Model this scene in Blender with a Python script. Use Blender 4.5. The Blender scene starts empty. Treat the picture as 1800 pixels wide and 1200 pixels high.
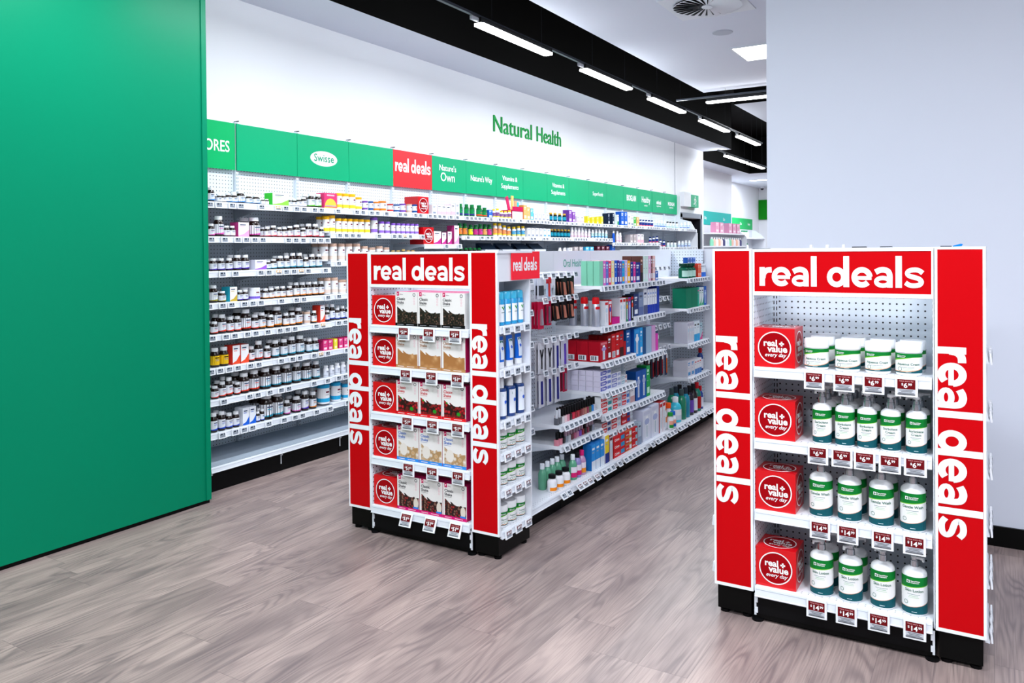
import bpy, math, random
from mathutils import Matrix, Vector
R = math.radians; PI = math.pi
sc = bpy.context.scene; COL = sc.collection
rnd = random.Random(11)

# ------------------------------------------------------------------ camera
def setup_camera():
    yaw, pitch, roll = 0.5447378, 0.00972045, -0.0086874
    cy, sy, cp, sp, cr, sr = math.cos(yaw), math.sin(yaw), math.cos(pitch), math.sin(pitch), math.cos(roll), math.sin(roll)
    fwd = Vector((-sy, cy, 0)); right = Vector((cy, sy, 0)); up = Vector((0, 0, 1))
    f2 = fwd * cp - up * sp; u2 = up * cp + fwd * sp
    r3 = right * cr + u2 * sr; u3 = u2 * cr - right * sr
    cam = bpy.data.cameras.new('camera'); o = bpy.data.objects.new('camera', cam); COL.objects.link(o)
    o.matrix_world = Matrix(((r3.x, u3.x, -f2.x, 0), (r3.y, u3.y, -f2.y, 0), (r3.z, u3.z, -f2.z, 1.55), (0, 0, 0, 1)))
    cam.sensor_width = 36; cam.lens = 36 * 1396.68 / 1800; cam.shift_y = -(600 - 453.99) / 1800
    cam.clip_start = 0.02; cam.clip_end = 100
    sc.camera = o
setup_camera()
vs = sc.view_settings
vs.view_transform = 'Standard'; vs.look = 'None'; vs.gamma = 1; vs.use_curve_mapping = False; vs.exposure = -0.08

# ------------------------------------------------------------------ daylight and the shop front
w = bpy.data.worlds.new('world'); sc.world = w; w.use_nodes = True
w.node_tree.nodes['Background'].inputs[0].default_value = (0.70, 0.82, 1.0, 1)
w.node_tree.nodes['Background'].inputs[1].default_value = 0.10
def area(name, loc, rot, sx, sy, power, color=(1, 1, 1), spread=180):
    l = bpy.data.lights.new(name, 'AREA'); l.shape = 'RECTANGLE'; l.size = sx; l.size_y = sy; l.energy = power; l.color = color; l.spread = R(spread)
    o = bpy.data.objects.new(name, l); COL.objects.link(o); o.location = loc; o.rotation_euler = rot
    return o
area('shopfront_daylight', (-0.5, -4.6, 1.7), (R(90), 0, 0), 8.5, 2.9, 30, (0.74, 0.84, 1.0))

# ------------------------------------------------------------------ materials
def lin(c): return c / 12.92 if c <= 0.04045 else ((c + 0.055) / 1.055) ** 2.4
def hexc(h): return tuple(lin(int(h[i:i + 2], 16) / 255) for i in (0, 2, 4)) + (1,)
MATS = {}
def newmat(key):
    m = bpy.data.materials.new(key); m.use_nodes = True
    return m, m.node_tree.nodes, m.node_tree.links, m.node_tree.nodes['Principled BSDF']
def M(key):
    """'e60012' or 'e60012:0.3' (roughness) or 'e60012:0.3:1' (metallic): a plain procedural surface of that colour"""
    if key in MATS: return MATS[key]
    if key in SPECIAL: m = SPECIAL[key](key)
    else:
        p = key.split(':')
        m, n, l, b = newmat('surface_' + key.replace(':', '_'))
        b.inputs['Base Color'].default_value = hexc(p[0])
        b.inputs['Roughness'].default_value = float(p[1]) if len(p) > 1 else 0.5
        b.inputs['Metallic'].default_value = float(p[2]) if len(p) > 2 else 0
        b.inputs['Specular IOR Level'].default_value = 0.5 if len(p) > 2 or (len(p) > 1 and float(p[1]) < 0.3) else 0.12
    MATS[key] = m
    return m
def mth(n, l, op, a, b=None, c=None):
    x = n.new('ShaderNodeMath'); x.operation = op
    for i, v in enumerate((a, b, c)):
        if v is None: continue
        if isinstance(v, (int, float)): x.inputs[i].default_value = v
        else: l.new(v, x.inputs[i])
    return x.outputs[0]
def mixc(n, l, fac, a, b):
    x = n.new('ShaderNodeMix'); x.data_type = 'RGBA'
    for i, v in ((0, fac), (6, a), (7, b)):
        if isinstance(v, (int, float, tuple)): x.inputs[i].default_value = v
        else: l.new(v, x.inputs[i])
    return x.outputs[2]
def peg(axis, slot=False):
    def build(key):
        m, n, l, b = newmat(key)
        tc = n.new('ShaderNodeTexCoord'); s = n.new('ShaderNodeSeparateXYZ'); l.new(tc.outputs['Object'], s.inputs[0])
        u, v = s.outputs[axis], s.outputs[2]
        if slot:
            fu = mth(n, l, 'ABSOLUTE', mth(n, l, 'SUBTRACT', mth(n, l, 'ABSOLUTE', u), 0.006))
            fv = mth(n, l, 'FRACT', mth(n, l, 'DIVIDE', v, 0.0265))
            fac = mth(n, l, 'MULTIPLY', mth(n, l, 'LESS_THAN', fu, 0.0021), mth(n, l, 'LESS_THAN', fv, 0.62))
        else:
            a = mth(n, l, 'SUBTRACT', mth(n, l, 'FRACT', mth(n, l, 'DIVIDE', u, 0.0265)), 0.5)
            c = mth(n, l, 'SUBTRACT', mth(n, l, 'FRACT', mth(n, l, 'DIVIDE', v, 0.0265)), 0.5)
            d = mth(n, l, 'SQRT', mth(n, l, 'ADD', mth(n, l, 'MULTIPLY', a, a), mth(n, l, 'MULTIPLY', c, c)))
            fac = mth(n, l, 'LESS_THAN', d, 0.14)
        l.new(mixc(n, l, fac, hexc('dfe7f0'), hexc('14161c')), b.inputs['Base Color'])
        b.inputs['Roughness'].default_value = 0.5
        return m
    return build
def floor_mat(key):
    m, n, l, b = newmat('vinyl_oak_planks')
    tc = n.new('ShaderNodeTexCoord')
    sep = n.new('ShaderNodeSeparateXYZ'); l.new(tc.outputs['Object'], sep.inputs[0])
    X, Y = sep.outputs[0], sep.outputs[1]
    # planks 0.19 wide, 1.25 long, running in Y, ends staggered
    u = mth(n, l, 'DIVIDE', X, 0.19); iu = mth(n, l, 'FLOOR', u)
    wn0 = n.new('ShaderNodeTexWhiteNoise'); wn0.noise_dimensions = '1D'; l.new(iu, wn0.inputs['W'])
    v = mth(n, l, 'ADD', mth(n, l, 'DIVIDE', Y, 1.25), mth(n, l, 'MULTIPLY', wn0.outputs[0], 7.31)); iv = mth(n, l, 'FLOOR', v)
    cid = n.new('ShaderNodeCombineXYZ'); l.new(iu, cid.inputs[0]); l.new(iv, cid.inputs[1])
    wn = n.new('ShaderNodeTexWhiteNoise'); wn.noise_dimensions = '3D'; l.new(cid.outputs[0], wn.inputs['Vector'])
    off = mth(n, l, 'MULTIPLY', wn.outputs[0], 37.0)
    gv = n.new('ShaderNodeCombineXYZ')
    l.new(mth(n, l, 'ADD', mth(n, l, 'MULTIPLY', X, 5.2), off), gv.inputs[0]); l.new(mth(n, l, 'MULTIPLY', Y, 0.62), gv.inputs[1]); l.new(off, gv.inputs[2])
    # cathedral figure: contour lines of a smooth stretched noise
    n1 = n.new('ShaderNodeTexNoise'); n1.inputs['Scale'].default_value = 1.0; n1.inputs['Detail'].default_value = 2.2; n1.inputs['Roughness'].default_value = 0.42; n1.inputs['Distortion'].default_value = 0.35
    l.new(gv.outputs[0], n1.inputs['Vector'])
    ring = mth(n, l, 'SINE', mth(n, l, 'MULTIPLY', n1.outputs[0], 135.0))
    ring = mth(n, l, 'MULTIPLY_ADD', ring, 0.5, 0.5)
    ring = mth(n, l, 'POWER', ring, 1.8)
    # fine pores
    pv = n.new('ShaderNodeCombineXYZ'); l.new(mth(n, l, 'MULTIPLY', X, 150.0), pv.inputs[0]); l.new(mth(n, l, 'MULTIPLY', Y, 3.2), pv.inputs[1])
    n2 = n.new('ShaderNodeTexNoise'); n2.inputs['Scale'].default_value = 1.0; n2.inputs['Detail'].default_value = 3.0; l.new(pv.outputs[0], n2.inputs['Vector'])
    # broad tone drift and dark knots
    n3 = n.new('ShaderNodeTexNoise'); n3.inputs['Scale'].default_value = 1.0; n3.inputs['Detail'].default_value = 3.0
    g3 = n.new('ShaderNodeCombineXYZ'); l.new(mth(n, l, 'ADD', mth(n, l, 'MULTIPLY', X, 6.0), off), g3.inputs[0]); l.new(mth(n, l, 'MULTIPLY', Y, 1.6), g3.inputs[1]); l.new(g3.outputs[0], n3.inputs['Vector'])
    r3 = n.new('ShaderNodeValToRGB'); r3.color_ramp.elements[0].position = 0.30; r3.color_ramp.elements[1].position = 0.66
    r3.color_ramp.elements[0].color = hexc('80706e'); r3.color_ramp.elements[1].color = hexc('a8958f'); l.new(n3.outputs[0], r3.inputs[0])
    n5 = n.new('ShaderNodeTexNoise'); n5.inputs['Scale'].default_value = 1.7; n5.inputs['Detail'].default_value = 1.0; l.new(g3.outputs[0], n5.inputs['Vector'])
    rm = n.new('ShaderNodeMapRange'); rm.inputs[1].default_value = 0.42; rm.inputs[2].default_value = 0.62; rm.inputs[3].default_value = 0.10; rm.inputs[4].default_value = 0.46; l.new(n5.outputs[0], rm.inputs[0])
    col = mixc(n, l, mth(n, l, 'MULTIPLY', ring, rm.outputs[0]), r3.outputs[0], hexc('443a42'))
    pf = n.new('ShaderNodeMapRange'); pf.inputs[1].default_value = 0.45; pf.inputs[2].default_value = 0.72; pf.inputs[3].default_value = 0; pf.inputs[4].default_value = 0.58; l.new(n2.outputs[0], pf.inputs[0])
    col = mixc(n, l, pf.outputs[0], col, hexc('6a5c5c'))
    kv = n.new('ShaderNodeTexVoronoi'); kv.inputs['Scale'].default_value = 1.0; kc = n.new('ShaderNodeCombineXYZ'); l.new(mth(n, l, 'MULTIPLY', X, 5.0), kc.inputs[0]); l.new(mth(n, l, 'MULTIPLY', Y, 1.7), kc.inputs[1]); l.new(kc.outputs[0], kv.inputs['Vector'])
    kr = n.new('ShaderNodeMapRange'); kr.inputs[1].default_value = 0.02; kr.inputs[2].default_value = 0.16; kr.inputs[3].default_value = 0.55; kr.inputs[4].default_value = 0.0; l.new(kv.outputs['Distance'], kr.inputs[0])
    col = mixc(n, l, kr.outputs[0], col, hexc('54474c'))
    hv = n.new('ShaderNodeHueSaturation'); l.new(col, hv.inputs['Color']); hv.inputs['Saturation'].default_value = 1.0
    l.new(mth(n, l, 'MULTIPLY_ADD', wn.outputs[0], 0.10, 0.95), hv.inputs['Value'])
    # seams
    fu = mth(n, l, 'ABSOLUTE', mth(n, l, 'SUBTRACT', mth(n, l, 'FRACT', u), 0.5)); fv = mth(n, l, 'ABSOLUTE', mth(n, l, 'SUBTRACT', mth(n, l, 'FRACT', v), 0.5))
    seam = mth(n, l, 'MAXIMUM', mth(n, l, 'GREATER_THAN', fu, 0.4945), mth(n, l, 'GREATER_THAN', fv, 0.4990))
    l.new(mixc(n, l, mth(n, l, 'MULTIPLY', seam, 0.45), hv.outputs[0], hexc('50464a')), b.inputs['Base Color'])
    b.inputs['Roughness'].default_value = 0.42
    bp = n.new('ShaderNodeBump'); bp.inputs['Strength'].default_value = 0.08; bp.inputs['Distance'].default_value = 0.002; l.new(n2.outputs[0], bp.inputs['Height']); l.new(bp.outputs[0], b.inputs['Normal'])
    return m
def plaster(colr, rough=0.7):
    def build(key):
        m, n, l, b = newmat(key)
        tc = n.new('ShaderNodeTexCoord'); no = n.new('ShaderNodeTexNoise'); no.inputs['Scale'].default_value = 1.3; no.inputs['Detail'].default_value = 2; l.new(tc.outputs['Object'], no.inputs['Vector'])
        c = hexc(colr); d = tuple(x * 0.965 for x in c[:3]) + (1,)
        l.new(mixc(n, l, no.outputs[0], c, d), b.inputs['Base Color']); b.inputs['Roughness'].default_value = rough; b.inputs['Specular IOR Level'].default_value = 0.10
        return m
    return build
def emit(colr, s):
    def build(key):
        m, n, l, b = newmat(key)
        b.inputs['Base Color'].default_value = hexc(colr); b.inputs['Emission Color'].default_value = hexc(colr); b.inputs['Emission Strength'].default_value = s
        return m
    return build
def glassy(colr, alpha, rough=0.15):
    def build(key):
        m, n, l, b = newmat(key)
        b.inputs['Base Color'].default_value = hexc(colr); b.inputs['Roughness'].default_value = rough; b.inputs['Alpha'].default_value = alpha
        return m
    return build
def photo_print(base, spots, scale):
    """printed food picture: blobs of the second colours over a dark base"""
    def build(key):
        m, n, l, b = newmat(key)
        tc = n.new('ShaderNodeTexCoord')
        vo = n.new('ShaderNodeTexVoronoi'); vo.inputs['Scale'].default_value = scale; l.new(tc.outputs['Object'], vo.inputs['Vector'])
        r = n.new('ShaderNodeValToRGB'); cr = r.color_ramp; cr.elements[0].position = 0.0; cr.elements[0].color = hexc(spots[0]); cr.elements[1].position = 0.62; cr.elements[1].color = hexc(base)
        e = cr.elements.new(0.34); e.color = hexc(spots[1])
        l.new(vo.outputs['Distance'], r.inputs[0])
        sx = n.new('ShaderNodeSeparateXYZ'); l.new(vo.outputs['Color'], sx.inputs[0])
        pick = mth(n, l, 'GREATER_THAN', sx.outputs[0], 0.62)
        l.new(mixc(n, l, mth(n, l, 'MULTIPLY', pick, mth(n, l, 'LESS_THAN', vo.outputs['Distance'], 0.42)), r.outputs[0], hexc(spots[2])), b.inputs['Base Color'])
        b.inputs['Roughness'].default_value = 0.35
        return m
    return build
def radial_red(key):
    m, n, l, b = newmat(key)
    b.inputs['Base Color'].default_value = hexc('a80010'); b.inputs['Roughness'].default_value = 0.35
    return m
SPECIAL = {
    'peg_x': peg(1), 'peg_y': peg(0), 'slot_x': peg(1, True), 'slot_y': peg(0, True), 'floor': floor_mat,
    'wall_paint': plaster('f2f5fa'), 'ceil_paint': plaster('dde1ee'), 'col_paint': plaster('dce0ed', 0.6), 'black_paint': plaster('030303', 0.8),
    'green_panel': plaster('007d5a', 0.38),
    'lamp': emit('ffffff', 14.0), 'troffer': emit('ffffff', 9.0), 'exitlit': emit('0d8a63', 0.5),
    'amber': glassy('1c0a05', 1.0, 0.2), 'clear': glassy('e8eef4', 0.30, 0.1), 'mouth_g': glassy('0e6a50', 0.9), 'mouth_b': glassy('1598b8', 0.9), 'mouth_k': glassy('1d1022', 0.95),
    'coffee': photo_print('120b0a', ('8a6a5c', '4a3229', '2a1a15'), 95), 'latte': photo_print('a8703f', ('d8a878', 'b98452', 'c99a6a'), 28),
    'berries': photo_print('2a0608', ('e01828', 'b01020', '60100f'), 62), 'vanilla': photo_print('b08a5c', ('efe8e0', 'd8cabb', 'c9a070'), 50), 'mixed': photo_print('1a0a0a', ('d81828', '6a2018', '7a5a4a'), 78),
}

# ------------------------------------------------------------------ mesh building
class MB:
    def __init__(s): s.v = []; s.f = []; s.mi = []; s.sm = []; s.mats = []
    def _m(s, k):
        if k not in s.mats: s.mats.append(k)
        return s.mats.index(k)
    def poly(s, pts, mat, smooth=False):
        b = len(s.v); s.v += [tuple(p) for p in pts]; s.f.append(tuple(range(b, b + len(pts)))); s.mi.append(s._m(mat)); s.sm.append(smooth)
    def box(s, x0, x1, y0, y1, z0, z1, mat, **kw):
        """kw: bottom/top/front/back/left/right = material of that face"""
        b = len(s.v); s.v += [(x, y, z) for z in (z0, z1) for y in (y0, y1) for x in (x0, x1)]
        for nm, q in (('bottom', (0, 2, 3, 1)), ('top', (4, 5, 7, 6)), ('front', (0, 1, 5, 4)), ('back', (2, 6, 7, 3)), ('left', (0, 4, 6, 2)), ('right', (1, 3, 7, 5))):
            s.f.append(tuple(b + i for i in q)); s.mi.append(s._m(kw.get(nm, mat))); s.sm.append(False)
    def rbox(s, x0, x1, y0, y1, z0, z1, r, mat, n=3):
        """box with vertical edges rounded"""
        pts = []
        for cx, cy, a0 in ((x1 - r, y1 - r, 0), (x0 + r, y1 - r, 90), (x0 + r, y0 + r, 180), (x1 - r, y0 + r, 270)):
            for i in range(n + 1): a = R(a0 + 90 * i / n); pts.append((cx + r * math.cos(a), cy + r * math.sin(a)))
        s.prism(pts, z0, z1, mat)
    def prism(s, pts, z0, z1, mat, smooth=False):
        n = len(pts); b = len(s.v); s.v += [(x, y, z0) for x, y in pts] + [(x, y, z1) for x, y in pts]
        fs = [tuple(b + i for i in reversed(range(n))), tuple(b + n + i for i in range(n))] + [(b + i, b + (i + 1) % n, b + n + (i + 1) % n, b + n + i) for i in range(n)]
        for k, q in enumerate(fs): s.f.append(q); s.mi.append(s._m(mat)); s.sm.append(smooth and k > 1)
    def extr(s, pts, mapf, d0, d1, mat):
        """2D outline (u,v) extruded between depths d0,d1; mapf(u,v,d) -> point"""
        n = len(pts); b = len(s.v); s.v += [mapf(u, v, d0) for u, v in pts] + [mapf(u, v, d1) for u, v in pts]
        fs = [tuple(b + i for i in reversed(range(n))), tuple(b + n + i for i in range(n))] + [(b + i, b + (i + 1) % n, b + n + (i + 1) % n, b + n + i) for i in range(n)]
        for q in fs: s.f.append(q); s.mi.append(s._m(mat)); s.sm.append(False)
    def lathe(s, prof, mat, n=18, cx=0, cy=0, sx=1.0, sy=1.0):
        b = len(s.v)
        for r, z in prof:
            for i in range(n):
                a = 2 * PI * i / n; s.v.append((cx + sx * r * math.cos(a), cy + sy * r * math.sin(a), z))
        for k in range(len(prof) - 1):
            for i in range(n):
                j = (i + 1) % n; s.f.append((b + k * n + i, b + k * n + j, b + (k + 1) * n + j, b + (k + 1) * n + i)); s.mi.append(s._m(mat)); s.sm.append(True)
        s.f.append(tuple(b + i for i in reversed(range(n)))); s.mi.append(s._m(mat)); s.sm.append(False)
        t = b + (len(prof) - 1) * n; s.f.append(tuple(t + i for i in range(n))); s.mi.append(s._m(mat)); s.sm.append(False)
    def tube(s, a, c, r, mat, n=8):
        a = Vector(a); c = Vector(c); d = (c - a).normalized(); t = Vector((0, 0, 1)) if abs(d.z) < 0.9 else Vector((1, 0, 0)); u = d.cross(t).normalized(); w_ = d.cross(u)
        b = len(s.v)
        for p in (a, c):
            for i in range(n): an = 2 * PI * i / n; s.v.append(tuple(p + u * (r * math.cos(an)) + w_ * (r * math.sin(an))))
        for i in range(n): j = (i + 1) % n; s.f.append((b + i, b + j, b + n + j, b + n + i)); s.mi.append(s._m(mat)); s.sm.append(True)
        s.f.append(tuple(b + i for i in reversed(range(n)))); s.f.append(tuple(b + n + i for i in range(n))); s.mi += [s._m(mat)] * 2; s.sm += [False] * 2
    def faces2d(s, vf, mapf, mat):
        vv, ff = vf; b = len(s.v); s.v += [mapf(u, v) for u, v in vv]
        for q in ff: s.f.append(tuple(b + i for i in q)); s.mi.append(s._m(mat)); s.sm.append(False)
    def wrap(s, r, z0, z1, bands, span=PI, n=24, eps=0.0007, sx=1.0):
        """label around a cylinder: bands = [(fn(t) lower edge 0..1, material), ...] bottom to top; t = -1..1 over the front"""
        rr = r + eps
        for i in range(n):
            a0 = -span + 2 * span * i / n; a1 = -span + 2 * span * (i + 1) / n
            t0, t1 = (max(-1, min(1, a / 1.57)) for a in (a0, a1))
            for k, (fn, mat) in enumerate(bands):
                up = bands[k + 1][0] if k + 1 < len(bands) else (lambda t: 1.0)
                q = []
                for a, t, g in ((a0, t0, fn), (a1, t1, fn), (a1, t1, up), (a0, t0, up)):
                    q.append((sx * rr * math.sin(a), -rr * math.cos(a), z0 + (z1 - z0) * g(t)))
                if abs(q[0][2] - q[3][2]) + abs(q[1][2] - q[2][2]) > 1e-6: s.poly(q, mat, True)
    def mesh(s, name):
        me = bpy.data.meshes.new(name); me.from_pydata(s.v, [], s.f)
        for k in s.mats: me.materials.append(M(k))
        me.polygons.foreach_set('material_index', s.mi); me.polygons.foreach_set('use_smooth', s.sm)
        if any(s.sm): me.set_sharp_from_angle(angle=R(38))
        me.update(); return me
    def obj(s, name, parent=None, loc=None, rz=0):
        return link(name, s.mesh(name), parent, loc, rz)
def link(name, data, parent=None, loc=None, rz=0):
    o = bpy.data.objects.new(name, data); COL.objects.link(o)
    if parent: o.parent = parent; ALLCH.setdefault(parent.name, []).append(o)
    if loc: o.location = loc
    if rz: o.rotation_euler.z = rz
    return o
def empty(name, loc=(0, 0, 0), rz=0): return link(name, None, None, loc, rz)
def tag(o, label=None, cat=None, group=None, kind=None):
    for k, v in (('label', label), ('category', cat), ('group', group), ('kind', kind)):
        if v: o[k] = v
    return o
def struct(name, mb): return tag(mb.obj(name), kind='structure')


ALLCH = {}

# ------------------------------------------------------------------ lettering
_tc = {}
def glyphs(t, size=1.0, bold=0.0, align='CENTER', res=3):
    k = (t, bold, align, res)
    if k not in _tc:
        c = bpy.data.curves.new('lettering', 'FONT'); c.body = t; c.size = 1; c.offset = bold; c.align_x = align; c.resolution_u = res
        o = bpy.data.objects.new('lettering', c); COL.objects.link(o); bpy.context.view_layer.update()
        me = bpy.data.meshes.new_from_object(o.evaluated_get(bpy.context.evaluated_depsgraph_get()))
        _tc[k] = ([(v.co.x, v.co.y) for v in me.vertices], [tuple(p.vertices) for p in me.polygons])
        bpy.data.objects.remove(o); bpy.data.curves.remove(c); bpy.data.meshes.remove(me)
    v, f = _tc[k]
    return [(x * size, y * size) for x, y in v], f
def fp(x0, y, z0, sx=1.0): return lambda u, v: (x0 + u * sx, y, z0 + v)          # flat, facing -Y
def sp_(x, y0, z0, sx=1.0): return lambda u, v: (x, y0 + u * sx, z0 + v)         # flat, facing +X
def cyl(r, z0, a0=0.0, eps=0.0014): return lambda u, v: ((r + eps) * math.sin(a0 + u / r), -(r + eps) * math.cos(a0 + u / r), z0 + v)
def stroke(pts, wd, closed=False):
    """outline strip of a polyline -> (verts, faces)"""
    n = len(pts); L = []; Rr = []
    for i in range(n):
        if closed: a, c = pts[i - 1], pts[(i + 1) % n]
        else: a, c = pts[max(0, i - 1)], pts[min(n - 1, i + 1)]
        dx, dy = c[0] - a[0], c[1] - a[1]; d = math.hypot(dx, dy) or 1; nx, ny = -dy / d * wd / 2, dx / d * wd / 2
        L.append((pts[i][0] + nx, pts[i][1] + ny)); Rr.append((pts[i][0] - nx, pts[i][1] - ny))
    v = L + Rr; f = [(i, (i + 1) % n, n + (i + 1) % n, n + i) for i in range(n if closed else n - 1)]
    return v, f
def ell(cx, cy, rx, ry, a0=0, a1=360, n=22): return [(cx + rx * math.cos(R(a0 + (a1 - a0) * i / n)), cy + ry * math.sin(R(a0 + (a1 - a0) * i / n))) for i in range(n + (0 if a1 - a0 == 360 else 1))]
def smooth_path(P, k=6):
    out = []
    for i in range(len(P) - 1):
        p0, p1, p2, p3 = P[max(0, i - 1)], P[i], P[i + 1], P[min(len(P) - 1, i + 2)]
        for j in range(k):
            t = j / k; out.append(tuple(0.5 * (2 * p1[d] + (p2[d] - p0[d]) * t + (2 * p0[d] - 5 * p1[d] + 4 * p2[d] - p3[d]) * t * t + (3 * p1[d] - p0[d] - 3 * p2[d] + p3[d]) * t ** 3) for d in (0, 1)))
    return out + [P[-1]]
def rounded_words():
    """the heavy rounded lower-case words 'real deals', x-height 1, total width 9.0"""
    S = []
    def add(x, *ss):
        for v, f in ss: S.append(([(a + x, c, len(S)) for a, c in v], f))
    def r(): return (stroke([(.16, 0), (.16, 1)], .31), stroke(smooth_path([(.2, .42), (.26, .68), (.44, .83), (.70, .855)]), .29))
    def e(): return (stroke(ell(.54, .5, .395, .375, 4, 318, 26), .28), stroke([(.28, .47), (1.02, .47)], .19))
    def a(): return (stroke(smooth_path([(.10, .76), (.28, .85), (.50, .88), (.72, .80), (.80, .60), (.80, .30), (.80, 0)]), .28), stroke(ell(.46, .29, .33, .19, 0, 360, 20), .22, True))
    def l(): return (stroke([(.155, 0), (.155, 1.56)], .31),)
    def d(): return (stroke(ell(.50, .5, .37, .375, 0, 360, 24), .28, True), stroke([(1.0, 0), (1.0, 1.56)], .30))
    def s_(): return (stroke(smooth_path([(.90, .73), (.72, .855), (.50, .885), (.27, .84), (.17, .71), (.27, .59), (.50, .52), (.73, .44), (.84, .30), (.74, .16), (.50, .115), (.27, .14), (.08, .26)], 4), .235),)
    add(0, *r()); add(.70, *e()); add(1.80, *a()); add(2.86, *l()); add(3.72, *d()); add(4.98, *e()); add(6.10, *a()); add(7.18, *l()); add(7.58, *s_())
    V = []; F = []
    for v, f in S: b = len(V); V += v; F += [tuple(b + i for i in q) for q in f]
    return V, F
RD = rounded_words(); RDW = 8.5
def real_deals(mb, mapf, wd, xh, mat, clip=None):
    """wd total width, xh x-height, mapf(u,v)"""
    p0 = Vector(mapf(0, 0)); nr = ((Vector(mapf(1, 0)) - p0).cross(Vector(mapf(0, 1)) - p0)).normalized()
    if nr.y > 0 or nr.x < -0.5: nr = -nr                  # each stroke a hair in front of the last, so overlaps stay clean
    b = len(mb.v)
    for u, v, k in RD[0]: mb.v.append(tuple(Vector(mapf(u * wd / RDW, min(v * xh, clip) if clip else v * xh)) + nr * (k * 0.00006)))
    for q in RD[1]: mb.f.append(tuple(b + i for i in q)); mb.mi.append(mb._m(mat)); mb.sm.append(False)
def disc(cx, cy, r, n=28, ry=None): return ([(cx + r * math.cos(2 * PI * i / n), cy + (ry or r) * math.sin(2 * PI * i / n)) for i in range(n)], [tuple(range(n))])
def ring(cx, cy, r, wd, n=36): return stroke(ell(cx, cy, r, r, 0, 360, n), wd, True)
def rect(x0, x1, y0, y1): return ([(x0, y0), (x1, y0), (x1, y1), (x0, y1)], [(0, 1, 2, 3)])
def shift(vf, dx, dy): return [(x + dx, y + dy) for x, y in vf[0]], vf[1]
def scale2(vf, sx, sy): return [(x * sx, y * sy) for x, y in vf[0]], vf[1]

# ------------------------------------------------------------------ the room
H_C = 3.45
def build_room():
    m = MB(); m.box(-6.6, 7, -6, 26, -0.06, 0, 'floor'); struct('floor', m)
    m = MB()
    m.box(-5.0, -4.85, -6, 13.95, 0, H_C, 'wall_paint'); m.box(-5.0, -4.85, 15.02, 15.25, 0, H_C, 'wall_paint'); m.box(-5.0, -4.85, 13.95, 15.02, 2.13, H_C, 'wall_paint')
    struct('wall_left', m)
    m = MB(); m.box(-6.05, -5.8, 15.25, 20.6, 0, H_C, 'wall_paint'); m.box(-5.8, -5.0, 15.06, 15.25, 0, H_C, 'wall_paint'); struct('wall_left', m)
    m = MB(); m.box(-6.6, -6.35, 20.6, 25.75, 0, H_C, 'wall_paint'); m.box(-6.35, -6.05, 20.46, 20.6, 0, H_C, 'wall_paint'); struct('wall_left', m)
    m = MB(); m.box(-6.6, 7, 25.6, 25.75, 0, H_C, 'wall_paint'); struct('wall_back', m)
    m = MB(); m.box(6.85, 7, -6, 26, 0, 4.4, 'wall_paint'); struct('wall_right', m)
    m = MB(); m.box(-6.6, -4.85, -6, -5.9, 0, 4.4, 'wall_paint'); m.box(5, 7, -6, -5.9, 0, 4.4, 'wall_paint'); struct('wall_front', m)
    m = MB(); m.box(-4.852, -4.845, 13.62, 13.635, 2.2, H_C, '9aa0aa'); struct('trim_1', m)
    # ceilings with black painted recesses between them
    blk = dict(top='black_paint', front='black_paint', back='black_paint', left='black_paint', right='black_paint')
    for x0, x1, y0, y1, h in ((-5.0, -4.28, -6, 15.2, 4.36), (-3.01, 7, -6, 9.5, 4.36), (-2.92, 7, 10.5, 12.7, 4.36), (-6.05, -5.3, 15.2, 20.4, 4.36), (-6.6, 7, 20.4, 25.75, 4.36)):
        m = MB(); m.box(x0, x1, y0, y1, H_C, h, 'ceil_paint', **blk); struct('ceiling', m)
    m = MB(); m.box(-6.6, 7, -6, 26, 4.4, 4.45, 'black_paint'); struct('ceiling', m)
    # green clad partition on the left, black recessed skirting
    m = MB(); m.box(-4.32, -4.17, -3.0, 3.24, 0.022, H_C, 'green_panel'); m.box(-4.17, -4.163, 3.205, 3.24, 0.022, H_C, 'green_panel'); struct('wall_partition', m)
    m = MB(); m.box(-4.31, -4.176, -3.0, 3.236, 0, 0.022, '050505'); struct('baseboard_left', m)
    # big white column behind the right stand
    m = MB(); m.box(-1.145, 1.75, 4.81, 5.6, 0, H_C, 'col_paint'); struct('wall_column', m)
    m = MB(); m.box(-1.155, 1.76, 4.795, 5.61, 0, 0.103, '050505:0.4'); struct('baseboard_column', m)
    # dark doorway behind the end of the wall shelving
    m = MB(); m.box(-5.9, -5.8, 13.9, 15.06, 0, 2.2, '14171b'); m.box(-5.8, -4.99, 13.85, 13.95, 0, 2.13, '1a1e24'); m.box(-5.8, -4.99, 15.02, 15.06, 0, 2.13, '1a1e24'); m.box(-5.8, -4.99, 13.85, 15.06, 2.13, 2.2, '1a1e24')
    d = struct('door_1', m)
    m = MB(); m.box(-4.86, -4.825, 13.88, 13.95, 0, 2.2, '8e96a2'); m.box(-4.86, -4.825, 15.02, 15.09, 0, 2.2, '8e96a2'); m.box(-4.86, -4.825, 13.88, 15.09, 2.13, 2.22, '8e96a2')
    m.obj('door_frame', d)
    m = MB(); m.box(-5.01, -4.845, 15.005, 15.02, 0, 2.13, '1e2228'); m.box(-5.01, -4.845, 13.95, 13.965, 0, 2.13, '1e2228'); m.obj('door_lining', d)
build_room()

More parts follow.
